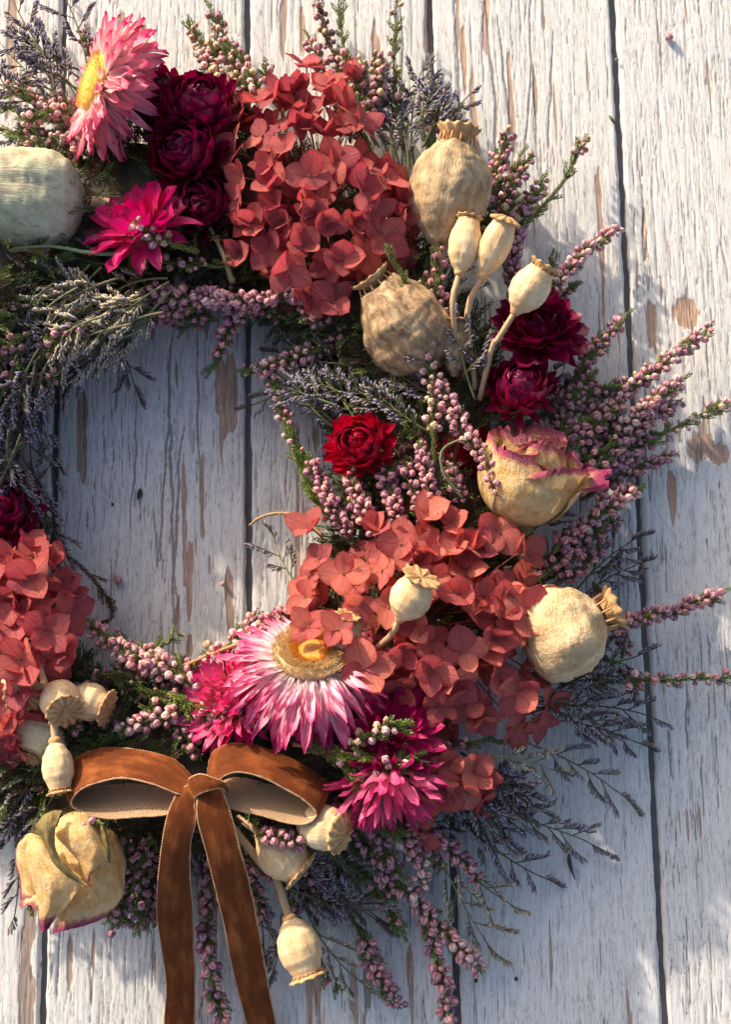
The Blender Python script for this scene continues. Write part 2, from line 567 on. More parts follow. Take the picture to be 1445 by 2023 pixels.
def make_plank(rs, x0, x1, fine, ncrack, nchip, chips=(), streaks=(), smooth_zone=None):
    ncrack = int(ncrack * 1.7)
    if fine:
        xs = np.linspace(x0, x1, int((x1 - x0) / 2.2))
        ys = np.concatenate([np.linspace(-3200, -1150, 40)[:-1], np.arange(-1150, 1250, 5.5), np.linspace(1250, 3200, 40)[1:]])
    else:
        xs = np.linspace(x0, x1, 24)
        ys = np.linspace(-3200, 3200, 120)
    nx, ny = len(xs), len(ys)
    X, Y = np.meshgrid(xs, ys)
    warp = (vnoise(rs, nx, ny, 40, 60) - 0.5) * 14
    # bare wood where the paint has gone
    f = vnoise(rs, nx, ny, 7, 46, 4)
    zone = vnoise(rs, nx, ny, 60, 90, 2)
    thr = 0.80 - nchip * (zone - 0.35)
    wear = 1 / (1 + np.exp(-(f - thr) * 60))
    tone = np.clip(vnoise(rs, nx, ny, 25, 60, 2) * 1.5 - 0.25, 0, 1)
    for (px, py, rx, ry, tn) in chips:
        bx, by = to_board(px, py)
        ed = (vnoise(rs, nx, ny, 6, 8, 3) - 0.5) * 1.1 + (vnoise(rs, nx, ny, 2.5, 16, 2) - 0.5) * 1.0
        d = (np.abs((X + warp - bx) / rx) ** 2.4 + np.abs((Y - by) / ry) ** 2.4) ** (1 / 2.4) + ed * 0.8
        m = 1 / (1 + np.exp((d - 0.95) * 22))
        wear = np.maximum(wear, m)
        tone = tone * (1 - m) + tn * m
    crack = np.zeros((ny, nx))

    def walk(bx, by, length, wid, depth, wander):
        j0 = int(np.searchsorted(ys, by))
        x = bx
        v = 0.0
        j = j0
        while j < ny and ys[j] < by + length:
            t = (ys[j] - by) / length
            v = v * 0.7 + rs.randn() * wander
            x += v
            i = (x - x0) / (x1 - x0) * (nx - 1)
            k = int(round(i))
            wd = wid * (0.4 + 0.6 * math.sin(math.pi * min(1, max(0, t)))) * (0.6 + 0.8 * rs.rand())
            r = int(wd) + 2
            a, b = max(0, k - r), min(nx, k + r + 1)
            if b > a:
                kk = np.arange(a, b)
                crack[j, a:b] = np.maximum(crack[j, a:b], depth * np.exp(-((kk - i) / max(0.45, wd)) ** 2))
            j += 1
    if fine:
        for (px, py, ln, wid) in streaks:
            bx, by = to_board(px, py)
            walk(bx, by - ln, ln, wid, 1.0, 0.35)
        dens = vnoise(rs, nx, ny, 30, 60, 2)
        k = 0
        tries = 0
        while k < ncrack and tries < ncrack * 6:
            tries += 1
            bx, by = rs.uniform(x0 + 4, x1 - 4), rs.uniform(-1150, 1250)
            ii, jj = int((bx - x0) / (x1 - x0) * (nx - 1)), min(ny - 1, int(np.searchsorted(ys, by)))
            if rs.rand() > dens[jj, ii] ** 2 * 2.4:
                continue
            if smooth_zone:
                zx, zy, zr, zq = smooth_zone
                cx_, cy_ = to_board(zx, zy)
                if abs(bx - cx_) < zr and abs(by - cy_) < zq and rs.rand() < 0.85:
                    continue
            walk(bx, by, 15 + rs.gamma(1.3, 45), 0.3 + rs.rand() ** 3 * 0.8, 0.3 + 0.7 * rs.rand() ** 1.3, 0.32)
            k += 1
            if rs.rand() < 0.16:      # cross check of old paint
                j_ = jj
                for q in range(int(rs.uniform(3, 12))):
                    j_ = min(ny - 1, max(0, j_ + int(rs.randint(-1, 2))))
                    if ii + q < nx:
                        crack[j_, ii + q] = max(crack[j_, ii + q], 0.25 + 0.35 * rs.rand())
    grain = vnoise(rs, nx, ny, 2, 30, 2) - 0.5
    H = -1.8 * wear - 2.2 * crack + grain * 0.9 + (vnoise(rs, nx, ny, 60, 200, 2) - 0.5) * 4
    e = np.minimum(X - x0, x1 - X)
    H -= 5.0 * np.clip(1 - e / 6.0, 0, 1) ** 2
    X2 = X + 0.0
    ragged = (vnoise(rs, nx, ny, 200, 6, 3)[:, :1] - 0.5) * 5
    X2[:, :1] += ragged
    X2[:, -1:] -= ragged[::-1]
    V = np.stack([X2, Y, H], -1).reshape(-1, 3)
    idx = np.arange(nx * ny).reshape(ny, nx)
    F = np.stack([idx[:-1, :-1], idx[:-1, 1:], idx[1:, 1:], idx[1:, :-1]], -1).reshape(-1, 4)
    # skirt down both long edges
    nb = len(V)
    L = V[idx[:, 0]].copy(); L[:, 2] = -40
    R = V[idx[:, -1]].copy(); R[:, 2] = -40
    V = np.concatenate([V, L, R])
    li = nb + np.arange(ny); ri = nb + ny + np.arange(ny)
    F = np.concatenate([F, np.stack([li[:-1], idx[:-1, 0], idx[1:, 0], li[1:]], -1), np.stack([idx[:-1, -1], ri[:-1], ri[1:], idx[1:, -1]], -1)])
    C = np.ones((len(V), 4), dtype=np.float32)
    C[:nb, 0] = wear.ravel(); C[:nb, 1] = crack.ravel(); C[:nb, 2] = tone.ravel()
    C[nb:, 0] = 1; C[nb:, 1] = 0.25; C[nb:, 2] = 1
    me = bpy.data.meshes.new('plank')
    me.vertices.add(len(V))
    me.vertices.foreach_set('co', (V * P).astype(np.float32).ravel())
    me.loops.add(len(F) * 4)
    me.loops.foreach_set('vertex_index', F.astype(np.int32).ravel())
    me.polygons.add(len(F))
    me.polygons.foreach_set('loop_start', np.arange(0, len(F) * 4, 4, dtype=np.int32))
    me.polygons.foreach_set('use_smooth', np.ones(len(F), dtype=bool))
    at_ = me.attributes.new('Col', 'FLOAT_COLOR', 'POINT')
    at_.data.foreach_set('color', C.ravel())
    me.materials.append(M['boards'])
    me.update(calc_edges=True)
    me.validate()
    return me


boards = Thing('wooden_boards', 'white painted planks with peeling paint under the dried flower wreath', None, (0, 0, 0), kind='structure')
boards.e.rotation_euler = (0, 0, BROT)
XE = [-231.8 + PITCH * k for k in range(-6, 8)]
spec = {
    -2: dict(ncrack=120, nchip=0.5),
    -1: dict(ncrack=330, nchip=0.25, chips=[(52, 1960, 14, 200, 0.9), (20, 60, 12, 160, 0.2)]),
    0: dict(ncrack=560, nchip=0.22,
            chips=[(448, 760, 20, 75, 0.15), (455, 830, 15, 30, 0.05), (160, 850, 12, 100, 0.5), (240, 70, 16, 60, 0.1),
                   (365, 1000, 5, 120, 0.4), (375, 1180, 7, 130, 0.4), (400, 1000, 5, 90, 0.3), (457, 1200, 8, 60, 0.6), (350, 1230, 5, 40, 0.7),
                   (140, 1900, 5, 60, 0.6), (290, 90, 10, 50, 0.1)],
            streaks=[(355, 640, 600, 1.6), (395, 640, 300, 1.2), (262, 760, 300, 1.0), (320, 700, 420, 1.2), (228, 700, 120, 1.4), (345, 840, 480, 1.5)]),
    1: dict(ncrack=430, nchip=0.26,
            chips=[(856, 90, 20, 110, 0.2), (862, 330, 16, 200, 0.6), (600, 60, 7, 60, 0.1), (740, 90, 9, 60, 0.2), (915, 1940, 15, 200, 0.95),
                   (560, 40, 9, 70, 0.7), (700, 1960, 9, 60, 0.5)],
            streaks=[(790, 0, 500, 1.2), (700, 0, 300, 1.0)]),
    2: dict(ncrack=430, nchip=0.20, smooth_zone=(1150, 1750, 130, 330),
            chips=[(918, 120, 6, 90, 0.1), (962, 60, 6, 70, 0.3), (940, 260, 7, 120, 0.2), (1010, 220, 6, 140, 0.3), (1060, 180, 5, 60, 0.2), (965, 20, 5, 40, 0.3),
                   (905, 40, 5, 70, 0.5), (1190, 500, 6, 200, 0.6)],
            streaks=[(902, 0, 420, 1.4), (965, 0, 420, 1.4), (1050, 0, 380, 1.1), (1075, 60, 260, 1.0), (1000, 30, 300, 1.1), (1030, 120, 300, 1.0)]),
    3: dict(ncrack=700, nchip=0.16,
            chips=[(1355, 620, 24, 34, 0.1), (1290, 640, 9, 60, 0.3), (1275, 470, 5, 60, 0.1), (1380, 880, 26, 30, 0.35), (1330, 980, 9, 50, 0.3), (1420, 900, 20, 20, 0.3)],
            streaks=[(1268, 300, 300, 1.0), (1270, 700, 300, 1.2)]),
}
rs = np.random.RandomState(11)
coarse = None
for k in range(-5, 7):
    x0 = -231.8 + PITCH * k - PITCH + GAP / 2 + (0 if k != 0 else 0)
    kk = k
    x0 = -231.8 + PITCH * (kk - 0) + GAP / 2
    x1 = x0 + PITCH - GAP
    # plank k lies right of edge k: edge 0 is the joint seen inside the wreath
    s_ = {-1: spec[0], -2: spec[-1], 0: spec[1], 1: spec[2], 2: spec[3]}.get(k)
    if s_:
        me = make_plank(rs, x0, x1, True, **s_)
        put('plank', me, boards.e, Matrix.Identity(4))
    else:
        if coarse is None:
            coarse = make_plank(rs, 0, PITCH - GAP, False, 0, 0.3)
        put('plank', coarse, boards.e, Matrix.Translation((x0, 0, 0)))
mb = MB()
mb.add([(-2300, -3200, -16), (2700, -3200, -16), (2700, 3200, -16), (-2300, 3200, -16)], [(0, 1, 2, 3)], (0.15, 0.145, 0.15))
boards.mesh('backing_board', mb, M['backing'])

# ------------------------------------------------------------------ shared small meshes
PINK = [((0.64, 0.23, 0.27), (0.90, 0.49, 0.50), (0.34, 0.08, 0.11)),
        ((0.54, 0.20, 0.28), (0.80, 0.42, 0.49), (0.28, 0.07, 0.13)),
        ((0.72, 0.38, 0.39), (0.92, 0.68, 0.66), (0.48, 0.19, 0.20)),
        ((0.58, 0.34, 0.20), (0.86, 0.64, 0.44), (0.36, 0.18, 0.10)),
        ((0.42, 0.17, 0.20), (0.62, 0.33, 0.36), (0.22, 0.07, 0.09))]


def bell_mesh(seed, tint):
    rnd = random.Random(seed)
    dark, light, seam = PINK[tint]
    mb = MB()
    prof = [(0.0, 0.3), (0.25, 0.76), (0.65, 1.0), (1.1, 1.0), (1.5, 0.78), (1.82, 0.36 if seed % 3 else 0.46), (1.62, 0.1)]
    seg = 12
    tw = rnd.uniform(-0.5, 0.5)
    vs, cs = [], []
    for i, (z, r) in enumerate(prof):
        for k in range(seg):
            a = 2 * math.pi * k / seg + tw * z * 0.4
            ph = (k % 3)
            rr = r * (1.0 if ph == 0 else 1.07) * (0.90 if ph == 0 and i > 0 else 1) * rnd.uniform(0.96, 1.04)
            zz = z + (0.22 if ph != 0 and i >= 5 else 0)
            vs.append(Vector((math.cos(a) * rr, math.sin(a) * rr, zz)))
            b = mixc(dark, light, i / 4.5)
            cs.append(seam if ph == 0 and i > 1 else b)
    fs = []
    for i in range(len(prof) - 1):
        for k in range(seg):
            k2 = (k + 1) % seg
            fs.append((i * seg + k, i * seg + k2, (i + 1) * seg + k2, (i + 1) * seg + k))
    mb.add(vs, fs, cs)
    # little green calyx and stalk
    tube(mb, [Vector((0, 0, -0.95)), Vector((0, 0, -0.3)), Vector((0, 0, 0.1))], 0.12, 0.42, 4, (0.22, 0.20, 0.08))
    if seed % 2:
        tube(mb, [Vector((0, 0, 1.5)), Vector((rnd.uniform(-.1, .1), 0, 2.7))], 0.07, 0.03, 3, (0.55, 0.25, 0.3))
    return mb.mesh('bell', M['bell'])


BELLS = {t: [bell_mesh(s + t * 7, t) for s in range(4)] for t in range(5)}

GREEN = {'g': ((0.14, 0.19, 0.05), (0.32, 0.40, 0.11)), 'y': ((0.20, 0.26, 0.06), (0.46, 0.52, 0.14)),
         'd': ((0.08, 0.11, 0.04), (0.17, 0.22, 0.07)), 'b': ((0.10, 0.06, 0.035), (0.19, 0.11, 0.06))}


def leafy(mb, pts, rnd, cols, step=3.2, L=8.5, W=2.8, spread=0.55, a0=0.0, a1=1.0):
    tg = tangents(pts)
    acc = 0.0
    n = len(pts)
    tot = sum((pts[i + 1] - pts[i]).length for i in range(n - 1))
    cur = 0.0
    for i in range(n - 1):
        seg = (pts[i + 1] - pts[i]).length
        while acc < seg:
            u = (cur + acc) / tot
            if a0 <= u <= a1:
                p = pts[i] + (pts[i + 1] - pts[i]) * (acc / seg)
                t = tg[i]
                F = frame(t)
                b = rnd.random() * 1.57
                for q in range(3):
                    a = b + q * 2.094
                    o = F.col[0] * math.cos(a) + F.col[1] * math.sin(a)
                    taper = 1.0 - 0.35 * u
                    leaf(mb, p + o * 1.2, t + o * (spread + rnd.uniform(-.15, .2)), o, L * taper * rnd.uniform(.8, 1.2), W,
                         vary(cols[0], rnd, .3), vary(cols[1], rnd, .3))
            acc += step
        acc -= seg
        cur += seg


def heather(b, t, label, group=None, bend=0.05, lift=6, s0=0.35, s1=0.95, dens=1.0, tints=(0, 0, 1, 2), green='g', size=1.0,
            shoots=1.0, seed=0, leaf0=0.0, curl=None):
    """b, t: (photo x, photo y, height) of foot and tip"""
    rnd = random.Random(seed * 7919 + int(b[0] * 13 + b[1] * 7 + t[0] * 3 + t[1]))
    p0, p1 = at(*b), at(*t)
    if curl:
        pts = cat([at(*c) for c in curl], 26)
    else:
        pts = bez(p0, p1, bend, lift, 22)
        ph = rnd.uniform(0, 6)
        for i, p in enumerate(pts):
            p += Vector((mn.noise(Vector((ph, i * .22, 0))), mn.noise(Vector((ph, i * .22, 9))), 0.5 * mn.noise(Vector((ph, i * .22, 5))))) * 7
    T = Thing('heather_sprig', label, 'heather', pts[0], group)
    tot = sum((pts[i + 1] - pts[i]).length for i in range(len(pts) - 1))
    mb = MB()
    tube(mb, pts, 2.3 * size, 0.9, 5, vary((0.22, 0.13, 0.07), rnd, .3), jit=.2)
    T.mesh('stem', mb, M['stem'])
    mb = MB()
    cols = GREEN[green]
    leafy(mb, pts, rnd, cols, 3.2, 10.5 * size, 3.6 * size, a0=leaf0)
    tg = tangents(pts)
    ns = int(tot / 15 * shoots)
    for k in range(ns):
        u = rnd.uniform(0.06, 0.9)
        i = int(u * (len(pts) - 1))
        F = frame(tg[i])
        a = rnd.uniform(0, 6.28)
        o = F.col[0] * math.cos(a) + F.col[1] * math.sin(a)
        ln = rnd.uniform(12, 30) * size
        d = (tg[i] + o * 0.75).normalized()
        q = [pts[i] + d * ln * s + tg[i] * ln * 0.25 * s * s for s in (0, .33, .66, 1)]
        leafy(mb, q, rnd, cols, 2.9, 8.5 * size, 3.2 * size)
    T.mesh('leaves', mb, M['leaf'], stuff=True)
    # bells
    L = tot * (s1 - s0)
    nb = max(2, int(L / 7.3 * dens))
    ga = rnd.uniform(0, 6)
    for k in range(nb):
        u = s0 + (s1 - s0) * (k + rnd.uniform(-.3, .3)) / nb
        u = max(0.01, min(0.995, u))
        f = u * (len(pts) - 1)
        i = min(len(pts) - 2, int(f))
        p = pts[i].lerp(pts[i + 1], f - i)
        F = frame(tg[i])
        ga += 2.4 + rnd.uniform(-.3, .3)
        o = F.col[0] * math.cos(ga) + F.col[1] * math.sin(ga)
        ax = (o + tg[i] * rnd.uniform(0.2, 0.8) + Vector((rnd.uniform(-.2, .2), rnd.uniform(-.2, .2), rnd.uniform(-.2, .2)))).normalized()
        if rnd.random() < .08:
            continue
        r = rnd.choice((rnd.uniform(5.6, 7.5), rnd.uniform(5.6, 7.5), rnd.uniform(3.9, 5.4))) * size * (1 - 0.25 * (u > 0.9))
        T.inst('bell', rnd.choice(BELLS[rnd.choice(tints)]), frame(ax, rot=rnd.uniform(0, 6)), p + o * rnd.uniform(5.0, 8.0) * size, r)
    return T


def floret_spindle(mb, p, d, up, L, W, c0, c1, c2):
    F = frame(d, up)
    x, y = F.col[0], F.col[1]
    d = d.normalized()
    vs, cs = [p], [c0]
    for (u, w, c) in ((0.35, 0.8, c0), (0.78, 1.0, c1)):
        for k in range(4):
            a = k * math.pi / 2
            vs.append(p + d * L * u + (x * math.cos(a) + y * math.sin(a)) * W * w * 0.5)
            cs.append(c)
    vs.append(p + d * L)
    cs.append(c2)
    fs = [(0, 1 + (k + 1) % 4, 1 + k) for k in range(4)]
    fs += [(1 + k, 1 + (k + 1) % 4, 5 + (k + 1) % 4, 5 + k) for k in range(4)]
    fs += [(5 + k, 5 + (k + 1) % 4, 9) for k in range(4)]
    mb.add(vs, fs, cs)


def limonium(b, t, label, group=None, bend=0.05, lift=8, nsp=7, sl=70, tone=0, seed=0, size=1.0, fan=0.6):
    rnd = random.Random(seed * 104729 + int(b[0] * 11 + b[1] * 5 + t[0] * 3 + t[1] * 17))
    pts = bez(at(*b), at(*t), bend, lift, 20)
    T = Thing('sea_lavender_sprig', label, 'sea lavender', pts[0], group)
    mb = MB()
    stemc = vary([(0.14, 0.15, 0.07), (0.20, 0.20, 0.10), (0.10, 0.09, 0.05)][tone % 3], rnd, .2)
    tube(mb, pts, 2.4, 1.2, 5, stemc)
    T.mesh('stem', mb, M['stem'])
    tg = tangents(pts)
    for k in range(nsp):
        u = 0.32 + 0.68 * (k + 0.5) / nsp if k < nsp - 1 else 1.0
        i = int(u * (len(pts) - 1))
        s = 1 if k % 2 else -1
        side = Vector((-tg[i].y, tg[i].x, 0)).normalized() * s
        ang = fan * rnd.uniform(0.6, 1.3) if k < nsp - 1 else 0.1
        d = (tg[i] * math.cos(ang) + side * math.sin(ang) + Vector((0, 0, rnd.uniform(-.15, .35)))).normalized()
        ln = sl * rnd.uniform(0.6, 1.25) * size
        cv = side * -rnd.uniform(-0.05, 0.35) + Vector((0, 0, rnd.uniform(-.25, .05)))
        sp = [pts[i] + d * ln * q + cv * ln * q * q for q in [j / 9 for j in range(10)]]
        mb = MB()
        tube(mb, sp, 1.3, 0.6, 4, stemc)
        st = tangents(sp)
        upv = (side + Vector((0, 0, rnd.uniform(0, 1.0)))).normalized()
        nf = int(ln / 4.0)
        for q in range(nf):
            uu = 0.22 + 0.78 * q / nf
            j = min(8, int(uu * 9))
            p = sp[j].lerp(sp[j + 1], uu * 9 - j)
            tv = st[j]
            o = (upv - tv * upv.dot(tv)).normalized()
            sd_ = tv.cross(o) * (1 if q % 2 else -1)
            dd = tv * rnd.uniform(0.75, 1.2) + o * rnd.uniform(0.5, 0.95) + sd_ * rnd.uniform(.1, .5)
            violet = rnd.random() < [0.45, 0.28, 0.42][tone % 3]
            c0 = vary([(0.16, 0.13, 0.11), (0.25, 0.20, 0.13), (0.12, 0.09, 0.08)][tone % 3], rnd, .3)
            c1 = vary([(0.32, 0.29, 0.27), (0.62, 0.54, 0.38), (0.28, 0.24, 0.24)][tone % 3], rnd, .25)
            c2 = vary((0.42, 0.38, 0.62) if violet else [(0.50, 0.44, 0.38), (0.86, 0.77, 0.56), (0.42, 0.36, 0.32)][tone % 3], rnd, .25)
            if violet:
                c1 = mixc(c1, (0.36, 0.33, 0.50), .6)
            floret_spindle(mb, p, dd, o, rnd.uniform(13, 19) * size, rnd.uniform(3.8, 5.4) * size, c0, c1, c2)
        T.mesh('flower_spike', mb, M['spike'])
    return T


# ------------------------------------------------------------------ hydrangea
def hyd_petal_mesh(seed, mat):
    rnd = random.Random(seed)
    nu, nv = 8, 8
    Wd = rnd.uniform(0.40, 0.51)
    curl = rnd.uniform(-0.7, 0.7)
    cup = rnd.uniform(-0.3, 0.4)
    ruf = rnd.uniform(0.02, 0.06)
    tipx = rnd.uniform(0.0, 1.0)
    skew = rnd.uniform(-.06, .06)
    vs, cs, uvs, fs = [], [], [], []
    for i in range(nu + 1):
        u = i / nu
        uu = u
        prof = (math.sin(math.pi * min(1, uu ** 0.78)) ** 0.62) if 0 < uu < 1 else 0.0
        wv = Wd * prof
        wv = max(wv, 0.05 * (1 - u))
        if u == 1:
            wv = 0.10 * (1 - tipx) + 0.015
        for j in range(nv + 1):
            v = j / nv * 2 - 1
            y = wv * v + skew * u * u
            x = u + (0.04 * tipx if (u == 1 and j == nv // 2) else 0) - 0.05 * (u ** 4) * v * v * (1.0)
            a = curl * x
            # bend along the length
            X = math.sin(a) / curl if abs(curl) > 0.05 else x
            Z = (1 - math.cos(a)) / curl if abs(curl) > 0.05 else 0
            z = Z + cup * y * y * 2 + ruf * mn.noise(Vector((x * 3.2, y * 4, seed * 3.7))) * (0.3 + abs(v))
            vs.append(Vector((X, y, z)) * 100)
            e = max(abs(v) ** 5, u ** 9)
            cs.append((e, 0, 0))
            uvs.append((x, 0.5 + y))
    for i in range(nu):
        for j in range(nv):
            a = i * (nv + 1) + j
            fs.append((a, a + nv + 1, a + nv + 2, a + 1))
    mb = MB()
    mb.add(vs, fs, cs, uvs)
    return mb.mesh('petal', mat)


HYD = {k: [hyd_petal_mesh(s + 50 * i, M[k]) for s in range(12)] for i, k in enumerate(('hyd_a', 'hyd_b'))}


def eye_mesh(seed):
    rnd = random.Random(seed)
    mb = MB()
    for k in range(5):
        a = k * 1.257 + rnd.random()
        r = 2.2 if k else 0
        p = Vector((math.cos(a) * r, math.sin(a) * r, 1.0))
        tube(mb, [p, p + Vector((0, 0, 2.5)), p + Vector((0, 0, 4))], 1.5, 0.7, 5, (0.42, 0.20, 0.10))
    tube(mb, [Vector((0, 0, -38)), Vector((rnd.uniform(-4, 4), rnd.uniform(-4, 4), -20)), Vector((0, 0, 0)), Vector((0, 0, 1.5))], 1.2, 1.8, 5, (0.34, 0.12, 0.09))
    return mb.mesh('floret', M['pedicel'])


EYES = [eye_mesh(s) for s in range(4)]


def hydrangea(name_label, mat, centre, florets, group, petal=50, seed=1, depth=150):
    """florets: (photo x, photo y, height, nx, ny, nz, rotation degrees, size, openness)"""
    rnd = random.Random(seed)
    c = at(*centre)
    T = Thing('hydrangea_head', name_label, 'hydrangea', (c.x, c.y, max(20, centre[2] - depth)), group)
    mb = MB()
    for (x, y, z, n, rot, s, op) in florets:
        p = at(x, y, z)
        n = Vector(n).normalized()
        q = p - n * 34
        hub = Vector((c.x, c.y, centre[2] - depth * 0.6)).lerp(q, 0.3)
        tube(mb, [hub, (hub + q) / 2 + Vector((rnd.uniform(-8, 8), rnd.uniform(-8, 8), 0)), q], 2.2, 1.1, 4, (0.30, 0.11, 0.08))
        F = frame(n, rot=math.radians(rot))
        fo = T.inst('floret', EYES[rnd.randrange(4)], F, p)
        for k in range(4):
            a = k * math.pi / 2 + rnd.uniform(-.16, .16)
            tl = op + rnd.uniform(-.22, .3)
            if rnd.random() < 0.12:
                tl += 0.5
            R = Matrix.Rotation(a, 3, 'Z') @ Matrix.Rotation(-tl, 3, 'Y') @ Matrix.Rotation(rnd.uniform(-.25, .25), 3, 'X')
            sz = petal * s / 100 * rnd.uniform(0.86, 1.12)
            m = M4(R, R.col[0] * 2.0 + Vector((0, 0, 1.0 + 0.7 * (k % 2))), sz)
            put('petal', HYD[mat][rnd.randrange(12)], fo, m)
    T.mesh('stalks', mb, M['pedicel'])
    return T


def dome_florets(lst, centre, rx, ry, zc, zh, rnd, fill, tilt=0.9):
    out = []
    cx, cy = centre

    def nrm(x, y):
        ux, uy = (x - cx) / rx, -(y - cy) / ry
        return Vector((ux * tilt + rnd.uniform(-.5, .5), uy * tilt + rnd.uniform(-.5, .5), max(0.25, 1.0 - 0.4 * (ux * ux + uy * uy))))
    for f in lst:
        x, y = f[0], f[1]
        r2 = ((x - cx) / rx) ** 2 + ((y - cy) / ry) ** 2
        z = zc + zh * math.sqrt(max(0.0, 1 - min(1, r2)))
        n = Vector(f[2]) if len(f) > 2 and f[2] else nrm(x, y)
        rot = f[3] if len(f) > 3 else rnd.uniform(0, 90)
        s = f[4] if len(f) > 4 else rnd.uniform(0.82, 1.05)
        dz = f[5] if len(f) > 5 else rnd.uniform(-6, 10)
        op = f[6] if len(f) > 6 else rnd.uniform(0.0, 0.75)
        out.append((x, y, z + dz, n, rot, s, op))
    for k in range(fill):
        a, r = rnd.uniform(0, 6.28), math.sqrt(rnd.random()) * 0.93
        x, y = cx + math.cos(a) * r * rx, cy + math.sin(a) * r * ry
        z = zc + zh * math.sqrt(max(0, 1 - r * r)) - rnd.uniform(8, 60)
        out.append((x, y, z, nrm(x, y), rnd.uniform(0, 90), rnd.uniform(.85, 1.05), rnd.uniform(.2, .9)))
    return out


# ------------------------------------------------------------------ strawflowers
def straw_petal_mesh(seed, mat, wd, pts_=0.5, curv=0.6, ruf=0.02):
    """unit petal, length 100; wd half width; curv inward curve; cross-section cupped"""
    rnd = random.Random(seed)
    nu, nv = 7, 4
    vs, uvs, fs = [], [], []
    for i in range(nu + 1):
        u = i / nu
        w_ = wd * (0.35 + 0.65 * math.sin(math.pi * min(1, 0.12 + 0.62 * u))) if u < 0.6 else wd * max(0.0, 1 - ((u - 0.6) / 0.4) ** (1.6 + pts_)) ** 0.75
        w_ = max(w_, 0.006)
        a = curv * u
        X = math.sin(a) / curv if abs(curv) > 0.03 else u
        Z = (1 - math.cos(a)) / curv if abs(curv) > 0.03 else 0
        for j in range(nv + 1):
            v = j / nv * 2 - 1
            y = w_ * v
            z = Z + 0.55 * w_ * v * v + ruf * mn.noise(Vector((u * 4, v * 2, seed * 2.3)))
            vs.append(Vector((X, y, z)) * 100)
            uvs.append((u, j / nv))
    for i in range(nu):
        for j in range(nv):
            a = i * (nv + 1) + j
            fs.append((a, a + nv + 1, a + nv + 2, a + 1))
    mb = MB()
    mb.add(vs, fs, (1, 1, 1), uvs)
    return mb.mesh('petal', mat)


_sp = {}


def straw_meshes(mat, wd, curv):
    k = (mat, round(wd, 2), round(curv, 1))
    if k not in _sp:
        _sp[k] = [straw_petal_mesh(7 * i + int(wd * 50), M[mat], wd * (1 + .18 * (i - 1)), (.2 + .3 * i) if wd < .25 else (.7 + .45 * i), curv + .25 * (i - 1.5), 0.05 if wd > .2 else 0.10) for i in range(4)]
    return _sp[k]


